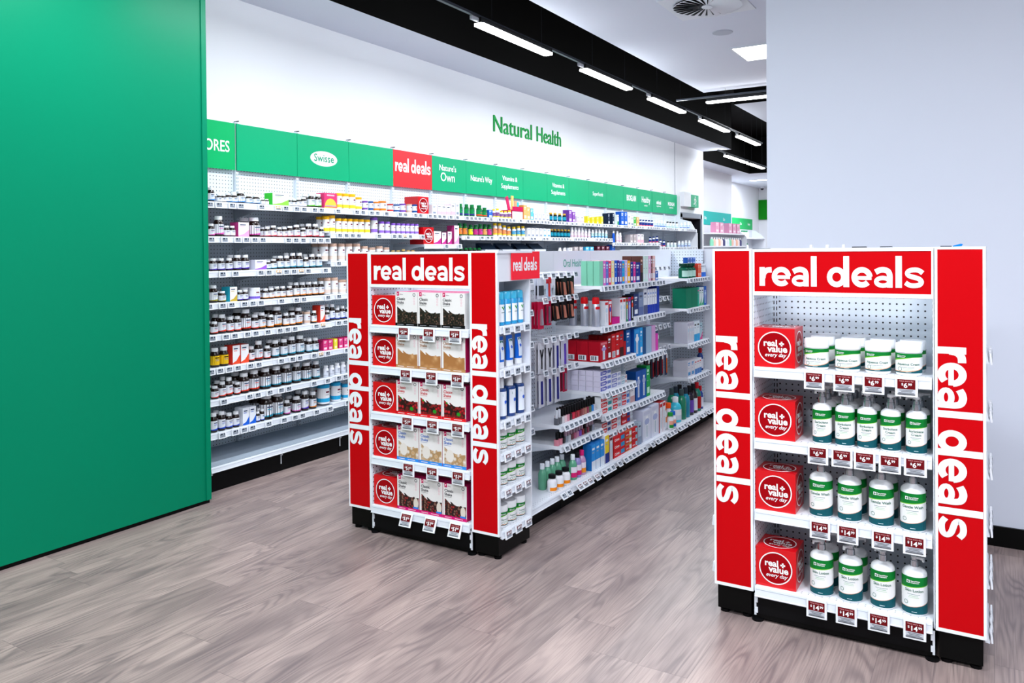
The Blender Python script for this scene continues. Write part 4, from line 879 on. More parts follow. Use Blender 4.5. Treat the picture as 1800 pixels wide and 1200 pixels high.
for c, nm, a in (('bxg', 'white carton with lime green end', ('ecf4ec', '3cc83c', 'swoosh', '8ad84a')), ('bxp', 'pink carton with yellow sun', ('d83c74', 'd83c74', 'sun')), ('bxw', 'slim white carton', ('f0f1f5', 'e2e4ea', 'text')), ('bxk', 'white carton with pink foot', ('f0eef2', 'e8dce4', 'split', 'f0b8c8')), ('bxb', 'blue carton', ('2a6ad0', '1c54b4', 'text', 'e8f0f8')), ('bxo', 'orange carton', ('f4b068', 'e8984c', 'text', 'f8e0c0')), ('bxc', 'pale cyan carton', ('5ac0e8', '40a8d8', 'text', 'f0f8fc')), ('bxv', 'purple carton', ('8a50b0', '6a3898', 'text', 'e8dcf0')), ('by', 'yellow carton', ('f4e43c', 'e8d42c', 'text', 'f8f4c0')), ('nv', 'dark navy carton', ('1a2c48', '142238', 'text', 'e0e8f0')), ('gw', 'white carton with green foot', ('f0f4f2', 'dfe8e4', 'split', '2a9a5a')), ('bxe', 'green carton', ('48b848', '2a9a38', 'text', 'e8f4e8')), ('bxm', 'white carton with magenta side', ('f2ecf2', 'c03c84', 'swoosh', 'f0a0cc')), ('bxq', 'white carton with magenta flash', ('f2f0f2', '8a1c60', 'swoosh', 'c8288c')), ('bxl', 'white carton with blue letters', ('f0f2f6', 'e2e6ee', 'text', '5aa0d0')), ('bxh', 'grey beige carton', ('b8aeb0', 'a09a9e', 'text', 'e8e4e6')), ('bxd', 'dark maroon carton', ('5c1c34', '451428', 'text', 'd8c0c8')), ('bxu', 'white carton with violet flash', ('e8e8f2', 'd8d8e8', 'swoosh', '9a5ad0')), ('bxy', 'white carton with gold flash', ('ece8e0', '28b0c8', 'swoosh', 'c8a83c')), ('bxr', 'white carton with red flash', ('ecebee', 'e0382c', 'swoosh', 'e84c2c')), ('bxf', 'hot pink carton', ('e03c80', 'b82060', 'text', 'f4d4e0')), ('bxi', 'white carton with blue flash', ('e8ecf4', 'dfe4ee', 'swoosh', '1c60d0'))):
    cat(c, nm, 'carton', CB(*a))
cat('cube', 'red promotional cube', 'promotional cube', lambda h, w_: value_cube('promotional_cube', .155)); cat('disp', 'magenta counter display box with sachets', 'display box', lambda h, w_: display_box('display_box')); cat('dk', 'dark navy display carton', 'display box', lambda h, w_: navy_display('display_carton', min(w_, .26)))

PROTO = {}; PLACED = []
def put(key, build, loc, rz, desc, category, where, order, group=None, lim=None):
    if key not in PROTO: o = PROTO[key] = build()
    else:
        src = PROTO[key]; o = src.copy(); COL.objects.link(o); ch = []
        for c in ALLCH.get(src.name, []): d = c.copy(); COL.objects.link(d); d.parent = o; ch.append(d)
        ALLCH[o.name] = ch
    o.location = loc; o.rotation_euler = (0, 0, rz)
    PLACED.append((o, desc, category, where, order, group)); return o
ORD = 'first second third fourth fifth sixth seventh eighth ninth tenth eleventh twelfth thirteenth fourteenth fifteenth sixteenth seventeenth eighteenth nineteenth twentieth twenty-first twenty-second twenty-third twenty-fourth twenty-fifth twenty-sixth twenty-seventh twenty-eighth twenty-ninth thirtieth'.split() + ['%dth' % i for i in range(31, 99)]
SHN = ['top', 'second', 'third', 'fourth', 'fifth', 'sixth', 'seventh', 'eighth']

# goods on the wall shelves: shelf | code, place along the wall (mm), height, width
WALL="""0|ab1,3479,90,48 as1,3538,50,36 as1,3575,50,36 ab1,3616,60,48 ab1,3664,60,48 ab1,3726,80,60 ab1,3794,60,48 ab1,3859,60,54 as2,3910,40,30 as2,3946,40,30 bxg,4062,90,150 as3,4166,50,36 as3,4211,50,36 as2,4256,60,42 as2,4307,70,48 ab2,4389,100,54 ab2,4460,100,54 bxp,4570,120,138 ty,4684,120,54 ty,4761,120,54 ty,4840,120,54 ty,4915,100,54 jp,4990,80,42 jb,5060,80,42 jo,5132,80,54 jo,5219,90,66 jr,5316,70,54 jb,5400,70,54 jp,5485,80,54 jw,5573,80,48 jb,5646,80,48 cube,5737,140,6 bxw,5916,90,66 bxk,5995,90,66 bxk,6066,90,66 bxk,6139,90,66 bxk,6213,110,60 bxw,6288,120,60 gb,6365,120,48 gb,6472,120,48 gb,6572,120,54 gr,6705,120,60 gr,6800,100,54 bxb,6874,80,72 wy,6961,90,42 wy,7039,100,42 wy,7117,80,42 wy,7197,80,42 wy,7278,90,42 disp,7397,200,246 bxo,7579,160,72 bxo,7654,140,72 bxc,7730,130,60 bxw,7821,80,72 bxw,7912,80,72 bxw,8006,80,72 bxw,8101,80,78 gt,8212,100,48 gt,8325,100,48 gt,8440,100,48 gt,8558,100,48 bxv,8678,150,84 bxv,8770,130,72 bxk,8895,80,90 bxk,9006,80,90 by,9186,90,60 by,9320,80,54 by,9458,90,54 by,9598,100,54 nv,9815,150,54 nv,9964,160,54 gw,10116,140,48 bxb,10273,190,108 bxb,10392,190,96 bxw,10514,150,96 bxw,10618,130,96 bxe,10723,130,96 bxo,10829,130,102 nb,10981,100,42 nb,11092,100,42 nb,11205,100,42 nb,11319,100,42 nb,11436,100,42 bw,11602,110,42 bw,11723,110,42 bw,11846,110,42 bw,11972,110,42 kw,12125,100,48 kw,12255,100,48 kw,12387,100,48 kw,12550,100,48 bw,12771,100,48 bw,12942,110,48 bw,13116,120,48
1|vp,3476,80,48 vp,3544,130,66 vs,3594,70,42 vs,3646,70,42 bxm,3727,100,90 vp,3851,130,84 vr,3953,70,42 vr,4011,80,48 vr,4064,70,42 vr,4113,70,42 vr,4168,80,48 vr,4235,90,54 vr,4298,70,42 vr,4356,100,54 vr,4427,100,54 vr,4487,80,42 ty,4542,120,54 ty,4605,130,54 ty,4674,110,48 ty,4739,110,48 ty,4804,110,48 ty,4871,110,48 ty,4939,110,54 ty,5015,110,54 tv,5107,130,60 tv,5194,100,48 tv,5268,100,48 tv,5343,90,42 tv,5412,90,42 tv,5474,90,42 tv,5538,90,42 tv,5602,90,42 tv,5666,90,42 cube,5822,160,6 bxq,5955,120,114 bxq,6062,110,66 bxq,6153,120,66 bxm,6266,180,78 og,6352,120,48 og,6440,120,48 oy,6539,110,48 om,6630,110,48 om,6713,120,48 oo,6797,120,48 om,6882,120,48 yo,6991,130,48 yo,7080,130,48 yo,7171,110,48 yo,7263,100,48 yb,7369,100,48 yb,7466,110,48 yb,7564,110,48 bxw,7664,100,72 bxw,7753,100,72 bxw,7843,100,72 bxw,7936,100,72 bxl,8029,100,78 bxl,8125,100,78 gt,8222,100,42 gt,8307,100,42 gt,8393,100,42 gt,8480,100,42 gt,8569,100,42 gt,8660,100,42 wk,8751,130,42 wk,8844,130,42 wk,8939,130,42 wk,9035,130,42 wk,9133,120,42 wk,9233,120,42 wt,9334,110,36 wt,9437,120,36 wt,9542,120,36 wt,9648,120,36 wt,9757,110,36 bl,9997,160,36 wk,10131,160,42 wk,10229,140,42 bxh,10592,120,96 bxh,10718,120,96 bxk,10868,130,102 bxk,10999,130,102 nb,11361,90,42 nb,11502,100,42 nb,11645,110,42 nb,11792,120,42 nb,11942,110,42 kw,12146,90,48 kw,12303,90,48 kw,12463,90,48 bw,12655,100,48 bw,12823,100,48 bw,12995,110,48 bw,13170,110,48
2|vu,3490,80,48 vu,3554,80,48 vu,3619,80,48 vu,3690,100,54 vu,3758,100,54 bxu,3873,70,102 vt,3955,60,42 vt,4008,70,48 vt,4072,90,48 vt,4132,90,48 vt,4192,110,48 vt,4260,110,54 vt,4323,80,42 vt,4388,100,54 vt,4459,100,54 tb,4520,130,66 tb,4620,130,60 tb,4709,130,54 tb,4794,130,60 tb,4888,130,60 tb,4984,110,54 tb,5075,100,60 tb,5169,110,60 tb,5257,100,54 gd,5340,80,42 gd,5409,80,42 gd,5479,90,42 gd,5550,80,42 gd,5615,80,42 gn,6368,100,42 gn,6446,100,42 gn,6525,100,48 gn,6606,100,48 gn,6688,100,48 dk,6900,160,282 dk,7236,170,324 dk,7597,180,348 dk,7919,180,270 wk,8433,100,48 wk,8551,100,48 bxw,8671,100,96 bxh,8825,110,132 bxh,8967,110,120 bxc,9146,110,120 bxc,9279,110,126 bxd,9485,120,114 bxd,9626,120,114 bxd,9771,120,102 bxb,9957,140,108
3|vg,3492,110,54 vg,3560,70,48 bxy,3635,100,60 vu,3702,70,42 vu,3750,70,42 tw,3844,80,78 vo,3931,70,42 vo,3983,70,48 vo,4035,80,48 vo,4090,80,48 vo,4156,80,48 vo,4223,100,48 vo,4286,100,54 vo,4349,100,54 vo,4414,100,54 vo,4480,100,48 tb,4548,120,54 tb,4629,120,54 tb,4718,100,60 tb,4797,100,54
4|vd,3493,80,48 vd,3557,120,54 vd,3622,100,48 vd,3684,100,48 vd,3762,140,72 vd,3836,100,54 vo,3897,110,54 vo,3975,90,48 vo,4043,140,72 vo,4120,90,48 vo,4181,90,48 vo,4248,120,60 jw,4329,90,48 vo,4399,90,42 bxr,4471,130,48 vb,4538,80,42 vb,4594,120,42 vb,4651,90,42 vb,4709,100,42 vb,4767,90,42
5|yl,3499,120,60 yl,3572,120,60 bxr,3652,130,60 bxr,3724,130,66 vd,3798,100,48 vd,3868,130,60 vd,3940,90,48 vt,4019,120,54 vt,4100,120,54 vt,4177,130,60 vt,4262,130,66 vt,4349,100,48 vt,4414,100,54 bxf,4498,80,48 bxf,4553,80,48 by,4610,80,36 bxf,4667,80,48 bxf,4725,80,48 bxf,4784,80,48
6|vd,3491,80,48 vd,3551,100,48 vd,3606,120,48 vd,3673,80,42 vd,3741,130,72 vd,3830,140,72 vt,3932,140,78 vt,4032,140,72 vt,4130,140,78 vt,4225,140,66 vt,4328,130,78 vt,4422,130,60 ws,4519,90,42 ws,4581,80,42 ws,4645,90,48 ws,4709,90,42 ws,4774,90,42
7|vb,3479,120,48 vb,3543,120,48 vb,3603,100,48 vb,3660,100,48 bxi,3728,120,54 bxi,3787,120,54 vb,3842,70,30 vb,3882,80,30 vt,3939,170,96 vt,4045,170,84 vp,4121,100,48 vp,4221,110,66 vu,4301,140,54 vo,4383,120,54 tc,4516,140,96 tc,4641,140,78 tc,4744,110,60"""
for line in WALL.split('\n'):
    si, items = line.split('|'); si = int(si); prev = None
    for it in items.split():
        c, y, h, w_ = it.split(','); y = int(y) / 1000; h = int(h) * (1.06 if c[0] in 'vyat' else 1.0) / 1000; w_ = int(w_) / 1000
        desc, category, fn = CAT[c]
        if c == 'cube': w_ = .155
        if c[:2] in ('bx', 'by', 'nv', 'gw'): w_ = min(w_, .10) if y > 6.5 else w_
        dp = .155 if c == 'cube' else (.15 if c == 'disp' else (.12 if c == 'dk' else (.085 if desc.endswith('carton') or 'carton ' in desc else w_)))
        if prev is not None and y - w_ / 2 < prev + .001: y = prev + .001 + w_ / 2
        prev = y + w_ / 2
        b = min(NB - 1, max(0, int((y - WY0) / BW))); z = zsh(si, b) + .0008
        if b < NB - 1 and y + w_ / 2 > WY0 + BW * (b + 1): z = max(z, zsh(si, b + 1) + .0008)
        if y - w_ / 2 < WY0 + BW * b and b: z = max(z, zsh(si, b - 1) + .0008)
        x = -4.405 - .012 - dp / 2
        put((c, h, w_), lambda: fn(h, w_), (x, y, z), PI / 2 if c not in ('dk',) else PI / 2, desc, category, 'on the %s wall shelf' % SHN[si], y, 'goods on the %s wall shelf' % SHN[si])
        if c[0] in 'vatj' and y < 5.0 and rnd.random() < .75: put((c, h, w_), None, (x - dp - .012, y + rnd.uniform(-.006, .006), z), PI / 2, desc, category, 'in back row, %s wall shelf' % SHN[si], y)

# ------------------------------------------------------------------ goods on the right end stand
yf = Y0 + 0.012
for i, z in enumerate(ZR):
    put('cubeR', lambda: value_cube('promotional_cube'), (-0.771, yf + .0815, z + .0008), 0, 'red promotional cube with white circle logo', 'promotional cube', 'on the %s shelf of the right end stand' % ('top', 'second', 'third', 'bottom')[i], 0)
def block(key, mk, zi, xs, dp, desc, category, backs, spins=None):
    for r in range(3):
        for j, x in enumerate(xs):
            if r and not backs[j] >= r: continue
            d = 'det' if r == 0 else 'bk'
            sp = spins[j] if (spins and r == 0) else 0.2
            put((key, d, sp), lambda: mk(r == 0, sp), (x + r * .006, yf + .002 + dp / 2 + r * (dp + .010), ZR[zi] + .0008), 0, desc, category, ('front row, right end stand', 'middle row, right end stand', 'back row, right end stand')[r], x, desc + 's on the right end stand')
block('tub', lambda dt, s: cream_tub('cream_tub', .122, .092, dt), 0, (-0.615, -0.497, -0.387, -0.279), .096, 'white and green aqueous cream tub', 'tub', (2, 2, 1, 1))
block('sorb', lambda dt, s: pump_bottle('pump_bottle', .165, .072, ['Sorbolene', 'Cream'], .0125, .050, s, dt), 1, (-0.593, -0.507, -0.426, -0.342, -0.253), .074, 'sorbolene pump bottle', 'pump bottle', (2, 2, 1, 1, 1), (-2.2, -2.0, 2.2, .25, PI + .15))
block('wash', lambda dt, s: pump_bottle('pump_bottle', .178, .088, ['Gentle Wash'], .0145, .036, s, dt), 2, (-0.600, -0.492, -0.377, -0.266), .090, 'gentle wash pump bottle', 'pump bottle', (0, 1, 1, 0), (1.2, 1.8, 1.5, 1.9))
block('lot', lambda dt, s: pump_bottle('pump_bottle', .178, .088, ['Skin Lotion'], .0145, .036, s, dt), 3, (-0.599, -0.490, -0.373, -0.262), .090, 'skin lotion pump bottle', 'pump bottle', (1, 1, 0, 0), (-2.6, -2.2, 2.5, -.4))

# goods on the left end stand
FL = ['coffee', 'latte', 'berries', 'vanilla', 'mixed']; FD = ['white shake carton with coffee bean picture', 'white shake carton with caramel brown picture', 'white shake carton with strawberry picture', 'white shake carton with vanilla picture', 'white shake carton with mixed flavour picture']
for i, z in enumerate(ZL):
    put('cubeR', None, (-2.853, yf + .0815, z + .0008), 0, 'red promotional cube with white circle logo', 'promotional cube', 'on the %s shelf of the left end stand' % ('top', 'second', 'third', 'fourth', 'bottom')[i], 0)
    for r in range(2):
        for x in (-2.694, -2.541, -2.388):
            put(('shake', i), lambda: shake_carton('shake_carton', FL[i]), (x + r * .008, yf + .044 + r * .094, z + .0008), 0, FD[i], 'carton', ('front row', 'back row')[r] + ', left end stand', x, FD[i] + 's')
for i, z in enumerate(SZ):
    for j, y in enumerate((3.422, 3.486, 3.550, 3.614) if i == 0 else ((3.43, 3.52, 3.61) if i < 3 else (3.435, 3.52, 3.612))):
        wh = 'on the %s side shelf of the left end stand' % SHN[i] if i < 5 else 'on the lowest side shelf, left end stand'
        if i == 0: a = (('can',), lambda: spray_can('spray_can', .172, .056, '1a98d0:0.25', '3cb8e0:0.2', 'f0f4f8', '1f9a3c'), 'turquoise spray can', 'spray can')
        elif i == 1: a = (('tubeb',), lambda: squeeze_tube('squeeze_tube', .158, .056), 'blue squeeze tube', 'squeeze tube')
        elif i == 2: a = (('shb',), lambda: shampoo_bottle('shampoo_bottle', .205, .062), 'dark blue shampoo bottle', 'shampoo bottle')
        else: a = (('tubs',), lambda: cream_tub('cream_tub', .112, .078), 'white and green tub', 'tub')
        put(a[0], a[1], (-2.108 - .012 - (.035 if i < 3 else .046), y, z + .0008), PI / 2, a[2], a[3], wh, y)
# coloured packs on the side shelves of the far end stand
for i, (z, c) in enumerate(((1.17, '16181c'), (0.93, '0f7a3c'), (0.70, '0f7a3c'), (0.47, '0f7a3c'), (0.26, '0f7a3c'))):
    put(('farpack', c), lambda: carton('carton', .26, .17, .06, c, c, 'text', 'e8eef0'), (-2.165, 7.335, z + .0008), PI / 2, ('black' if i == 0 else 'green') + ' carton', 'carton', 'far end stand, %s side shelf' % SHN[i], i)

# ------------------------------------------------------------------ goods on the middle gondola
FX = GX + 0.375          # front edge of the shelves
def run(z, y0, specs, where, gap=.004):
    """specs: (n, w, d, deep, key, builder, desc, cat); placed one after another along the shelf, 'deep' rows back"""
    y = y0
    for n_, w_, d, deep, key, bd, desc, category in specs:
        if key is None: y += w_ * n_; continue
        for k in range(n_):
            for r in range(deep):
                put(key, bd, (FX - .014 - d / 2 - r * (d + .004), y + w_ / 2, z + .0008), PI / 2, desc, category, where + (', back row' if r else ''), y, None)
            y += w_ + gap
    return y
def C(w_, h, d, f, s, art='plain', c2='8a94a8', c3=None, kind='carton'): return lambda: carton(kind, w_, h, d, f, s, art, c2, c3)
def spec(n_, w_, h, d, deep, f, s, desc, art='text', c2='e8ecf2', c3=None, kind='carton'): return (n_, w_, d, deep, ('g', desc, w_, h), C(w_, h, d, f, s, art, c2, c3, kind), desc, 'carton')
def gapn(w_): return (1, w_, 0, 0, None, None, '', '')
wA = 'gondola top shelf'
run(1.31, 4.812, [spec(1, .060, .165, .042, 3, '8ad0b4', '7cc4a8', 'mint green tall pack', 'plain'), spec(1, .04, .165, .07, 2, 'e070c8', 'd060b8', 'orchid pink toothbrush box'), spec(1, .04, .16, .07, 2, '6a7cd0', '5a6cc0', 'periwinkle toothbrush box'), spec(1, .04, .165, .07, 2, 'e84468', 'd83458', 'coral red toothbrush box'), spec(1, .05, .165, .07, 2, 'f4e4a8', 'e8d898', 'cream yellow toothbrush box'), spec(1, .046, .165, .07, 2, '1c5cc8', '1448a8', 'royal blue toothbrush box'), spec(1, .03, .165, .07, 1, '482c90', '3a2280', 'deep purple toothbrush box'), spec(1, .042, .16, .07, 2, '6858b0', '5848a0', 'violet toothbrush box'), spec(1, .045, .16, .07, 1, '20a0dc', '1890cc', 'cyan toothbrush box', 'text', 'f4b030'), spec(1, .045, .165, .07, 2, 'd4b8e4', 'c4a8d4', 'lilac toothbrush box'), spec(1, .05, .16, .07, 1, 'f8b41c', 'e8a40c', 'amber toothbrush box'), spec(1, .05, .15, .07, 1, '1c3490', '142878', 'navy whitening kit box'), spec(1, .04, .15, .07, 1, 'e83c98', 'd82c88', 'hot pink whitening kit box'), spec(1, .085, .145, .07, 1, '1c2e88', '141f68', 'wide navy whitening kit box'), spec(1, .05, .19, .07, 2, '6a4038', '5a3830', 'brown whitening kit box', 'split', '2a2028', 'd8b09c'), spec(2, .05, .19, .07, 1, 'd4ece4', 'c4dcd4', 'pale mint tall box'), spec(1, .05, .19, .07, 1, 'ecb8dc', 'dca8cc', 'pale pink tall box'), spec(1, .03, .19, .07, 1, '7a4448', '6a3438', 'slim maroon tall box'), spec(1, .05, .19, .07, 1, 'f0c4c0', 'e0b4b0', 'pale rose tall box'), spec(1, .06, .07, .05, 1, '1c5cb8', '144898', 'low blue floss box')], wA)
for r in range(3):
    put('silvercan', lambda: spray_can('spray_can', .196, .054, 'b4b8c4:0.25:0.6', 'c4141c:0.3', None, None, True), (FX - .055 - r * .085, 4.842, 1.0378), PI / 2, 'silver spray can with red lid', 'spray can', 'gondola second shelf', r)
run(1.037, 4.895, [spec(1, .06, .165, .07, 2, 'e4e4ea', 'd0d4dc', 'white and red brush pack', 'brush', 'cc1c24'), spec(1, .05, .17, .07, 1, 'cc1420', 'b00c18', 'red brush pack', 'brush', 'e8e8f0', '3048a8'), spec(1, .13, .045, .08, 1, 'cc1484', 'b80c74', 'low magenta box', 'plain'), spec(2, .05, .17, .07, 1, 'ecebf0', 'dfe0e8', 'white and red tall pack', 'brush', 'cc1c24'), spec(1, .042, .17, .07, 1, '2a8a6a', 'cc1c24', 'rainbow brush pack', 'brush', 'cc1c24', 'f0a028'), spec(1, .042, .17, .07, 1, '6a58c8', 'cc1c24', 'violet brush pack', 'brush', 'cc1c24'), spec(1, .05, .18, .07, 1, '16181c', '0c0e12', 'black brush pack', 'brush', 'cc1c24', 'd84030')], 'gondola second shelf')
run(1.063, 5.402, [spec(1, .09, .16, .07, 1, '2a3c70', '22305c', 'dark slate blue box'), spec(1, .09, .17, .07, 1, '8090b0', '7080a0', 'grey blue box', 'split', '6070a0'), spec(1, .075, .19, .07, 1, 'dfe2ea', 'c8ccd8', 'white and navy box', 'split', '586084', '2a3460'), spec(4, .045, .185, .07, 1, 'e8ecf4', '1c3ca0', 'blue and white brush pack', 'split', '1c3cb0', '9ab0e0'), spec(1, .05, .20, .07, 1, '1c3ca8', '142c88', 'plain royal blue box', 'plain')], 'gondola second shelf')
run(0.80, 4.815, [spec(1, .12, .135, .085, 3, 'b0142c', 'a80c20', 'wide red electric toothbrush carton', 'brush', 'd8707c', 'a890c8'), spec(1, .06, .165, .07, 2, '8a0c14', '780810', 'dark red slim carton'), spec(1, .07, .17, .07, 1, 'cc1820', 'b01018', 'red slim carton with blue dots', 'barcode'), spec(1, .06, .175, .07, 1, 'c8141c', 'b01018', 'red slim carton with white print'), spec(1, .065, .18, .07, 1, 'c01820', 'a81018', 'red slim carton with black print', 'split', '3a1418'), spec(1, .04, .10, .07, 1, 'b01018', '980810', 'short red carton', 'plain'), spec(1, .08, .175, .07, 1, '1458a0', '104888', 'mid blue carton')], 'gondola third shelf')
run(0.765, 5.402, [spec(1, .11, .205, .07, 1, '2488d0', '1448a0', 'large blue battery toothbrush carton', 'brush', '2f9ae0', 'e8ecf4'), spec(1, .05, .205, .07, 1, '28a0e0', '1c88c8', 'bright cyan slim carton'), spec(1, .06, .20, .07, 1, '144c80', '103c68', 'petrol blue carton', 'plain'), spec(1, .11, .20, .07, 1, '98b4cc', '88a4bc', 'pale steel blue carton', 'plain'), spec(1, .08, .20, .07, 1, 'd0a0cc', 'c090bc', 'lilac pink carton', 'plain'), spec(1, .05, .13, .06, 1, 'd840b0', 'c830a0', 'vivid pink carton', 'plain')], 'gondola third shelf')
def stack(z, y, w_, h, n_, deep, col, side, c2, c3, desc, where, d=.052):
    for r in range(deep):
        for k in range(n_):
            put(('st', desc, w_), lambda: carton('toothpaste_carton', w_, h, d, col, side, 'paste', c2, c3), (FX - .014 - d / 2 - r * (d + .003), y + w_ / 2, z + .0008 + k * (h + .0012)), PI / 2, desc, 'toothpaste carton', where + (', %s row back' % SHN[r] if r else ''), k)
stack(.60, 4.815, .175, .034, 4, 5, 'e8e8f0', 'd0cce0', '4a50b0', '7080c0', 'pale lilac toothpaste carton', 'left stack, fourth shelf')
stack(.60, 5.00, .155, .032, 3, 2, 'e4e6ee', 'd0d4e0', '7078b8', 'a0a8c8', 'white toothpaste carton', 'middle stack, fourth shelf'); stack(.60, 5.165, .10, .030, 2, 1, 'e0e4ea', 'd0d4dc', '90b0c0', 'c0a0a0', 'small white toothpaste carton', 'right stack, fourth shelf')
stack(.447, 4.82, .18, .040, 3, 2, 'eceaec', 'e0e4e8', 'd01c28', '2a9098', 'white and red toothpaste carton', 'left stack, fifth shelf'); stack(.447, 5.015, .14, .040, 3, 1, 'eceaec', 'd8dce4', 'd01c28', '98a0b0', 'white toothpaste carton with red flash', 'second stack, fifth shelf'); stack(.447, 5.17, .135, .040, 3, 1, 'dfe4f0', 'c8d0e4', 'd02838', '4a80c8', 'pale blue toothpaste carton with red flash', 'third stack, fifth shelf')
run(.447, 5.325, [spec(1, .08, .12, .07, 1, 'e8e6ea', 'd4d0d8', 'short white brush carton', 'split', 'c8a0a0')], 'gondola fifth shelf')
run(.44, 5.43, [spec(2, .10, .215, .08, 1, '1c58a8', '104080', 'large blue electric toothbrush carton', 'brush', '1c58a8', 'a8b8d8'), spec(1, .07, .23, .08, 1, '18a050', '108840', 'tall green pump carton', 'text', 'c8f0d8'), ], 'gondola fifth shelf')
stack(.315, 4.83, .15, .036, 2, 2, 'e4e2e6', 'd4d0d8', 'c82028', '3a4a80', 'white toothpaste carton lying loose', 'left stack, sixth shelf'); stack(.315, 4.99, .16, .038, 2, 1, 'ecebee', 'd8d8de', 'd01c28', 'c0c8d8', 'white toothpaste carton with red logo', 'second stack, sixth shelf'); stack(.315, 5.165, .15, .040, 2, 1, 'c01824', 'b01018', 'd01c28', '2448a0', 'red and blue toothpaste carton', 'third stack, sixth shelf')
# nail polish and small cosmetics
PC = ['5a5c64', '5a5c64', 'd8d4d8', 'e8c8cc', 'd890a0', '2a1418', 'c81c3c', '8a1020', 'a82030', '7a2028', '985050', 'a87060', '883048', '486850', '2480c8', 'c8c8d0']
for k, c in enumerate(PC):
    put(('polish', c), lambda: polish('nail_polish', .088, .028, c + ':0.2', 'c8ccd4:0.3' if k < 2 else '0c0c0e:0.3'), (FX - .03, 4.225 + .0345 * k, .4978), PI / 2, 'nail polish bottle', 'nail polish', 'front row, upper cosmetics shelf', k, 'nail polish on the upper cosmetics shelf')
    if k > 1: put(('polish', PC[(k * 5) % 16]), lambda: polish('nail_polish', .088, .028, PC[(k * 5) % 16] + ':0.2', '0c0c0e:0.3'), (FX - .064, 4.231 + .0345 * k, .4978), PI / 2, 'nail polish bottle', 'nail polish', 'second row, upper cosmetics shelf', k, 'nail polish on the upper cosmetics shelf')
PC2 = ['d08090', 'd08090', '14141a', '9098a4', 'c8ccd4', '683038', 'b05878', 'c080a0', '7a48b0', '8a1c28', '14141a', '7a2840', '20242c', '8a90a0']
for k, c in enumerate(PC2):
    put(('polish2', c), lambda: polish('nail_polish', .080, .030, c + ':0.25', '0c0c0e:0.3' if k < 3 else 'c0a0b0:0.3'), (FX - .03, 4.225 + .0375 * k, .3728), PI / 2, 'small cosmetics bottle', 'cosmetics bottle', 'lower cosmetics shelf', k, 'cosmetics on the lower cosmetics shelf')
# bottom shelf
BZ = .1508; B0 = FX + .07
def low(key, bd, x, y, desc, category, where='gondola bottom shelf'): put(key, bd, (x, y, BZ), PI / 2, desc, category, where, y)
for k in range(5): low('gbot', lambda: liquid_bottle('nail_remover', .150, .050, '5aa080:0.2', 'dfe4ea', None), B0 - .11, 4.06 + .062 * k, 'pale green bottle with white cap', 'bottle', 'back row, gondola bottom shelf')
for k in range(3): low('ojar', lambda: liquid_bottle('nail_remover', .100, .056, 'e8e8ec', '101216', 'e8ecf0', 'f08a1c', .78), B0 - .04, 4.05 + .085 * k, 'short bottle with orange label', 'bottle', 'gondola bottom shelf, near end')
for k, (a, b_) in enumerate((('5aa080', 'd0206c'), ('8a80b8', 'd0206c'), ('b88ab0', 'e8902c'))): low(('pbot', k), lambda: liquid_bottle('nail_remover', .15, .052, a + ':0.2', ('dfe4ea', '14141a', 'd0206c')[k], 'e4dce8', b_), B0 - .05, 4.335 + .062 * k, ('green', 'lavender', 'mauve')[k] + ' bottle with bright label', 'bottle')
def lowc(y, w_, h, d, f, s, desc, art='text', c2='e8ecf2', c3=None): low(('lc', desc), C(w_, h, d, f, s, art, c2, c3), B0 - .02 - d / 2, y + w_ / 2, desc, 'carton')
for k in range(3): lowc(4.54 + .065 * k, .06, .165, .06, '2a90dc', '1868b0', 'blue carton with white foot', 'split', 'dfe8f2', 'e8f0f8')
lowc(4.745, .06, .18, .06, 'f0d030', 'e4e6ec', 'yellow and white tall carton', 'split', '1c2c80', 'e8e8f0'); lowc(4.815, .05, .16, .06, 'c8c8d0', '701820', 'grey and maroon pack', 'brush', '701820')
def lstack(y, w_, h, n_, col, side, c2, c3, desc, where):
    for k in range(n_): put(('ls', desc), lambda: carton('toothpaste_carton', w_, h, .055, col, side, 'paste', c2, c3), (B0 - .05, y + w_ / 2, BZ + k * (h + .0012)), PI / 2, desc, 'toothpaste carton', where, k)
lstack(4.885, .19, .046, 3, 'd02028', 'b01018', 'd81820', '2890c0', 'red and turquoise toothpaste carton', 'left stack, bottom shelf'); lstack(5.085, .11, .046, 3, 'c88040', 'b03020', 'c81820', 'dfe4ea', 'brown and red toothpaste carton', 'second stack, bottom shelf'); lstack(5.20, .10, .046, 3, 'c02028', 'a81018', 'd01820', '98b8c8', 'red toothpaste carton', 'third stack, bottom shelf')
lowc(5.31, .06, .16, .06, 'b0c0d0', '98a8b8', 'pale blue grey carton', 'split', '8898b0')
for k in range(2): lowc(5.40 + .165 * k, .155, .225 + .01 * k, .08, 'd8dcea', 'c0c4d8', 'large pale water flosser carton, %s' % ('left one', 'right one')[k], 'brush', 'c8cce0', 'a8b4d8')
for k in range(2): lowc(5.74 + .065 * k, .06, .23, .06, 'e4e4ea', 'b01820', 'white tall pack with red top', 'brush', 'c01820', 'e0e4ea')
for k in range(4): low(('kid', k % 2), lambda: liquid_bottle('mouthwash_bottle', .185, .055, 'e8e8ee', 'f0561c', 'f0a070', ('e0e8f0', '3a60b0')[k % 2], .8), B0 - .05 - .06 * (k % 2), 5.90 + .052 * k, 'white mouthwash bottle with orange cap', 'mouthwash bottle')
for k, c in enumerate(('2a9a40', '2468c8')): low(('kid2', k), lambda: liquid_bottle('mouthwash_bottle', .13, .05, 'e8ecf0', c, 'f0a890', c, .8), B0 + .00, 5.915 + .056 * k, 'short rinse bottle with %s cap' % ('green', 'blue')[k], 'mouthwash bottle')
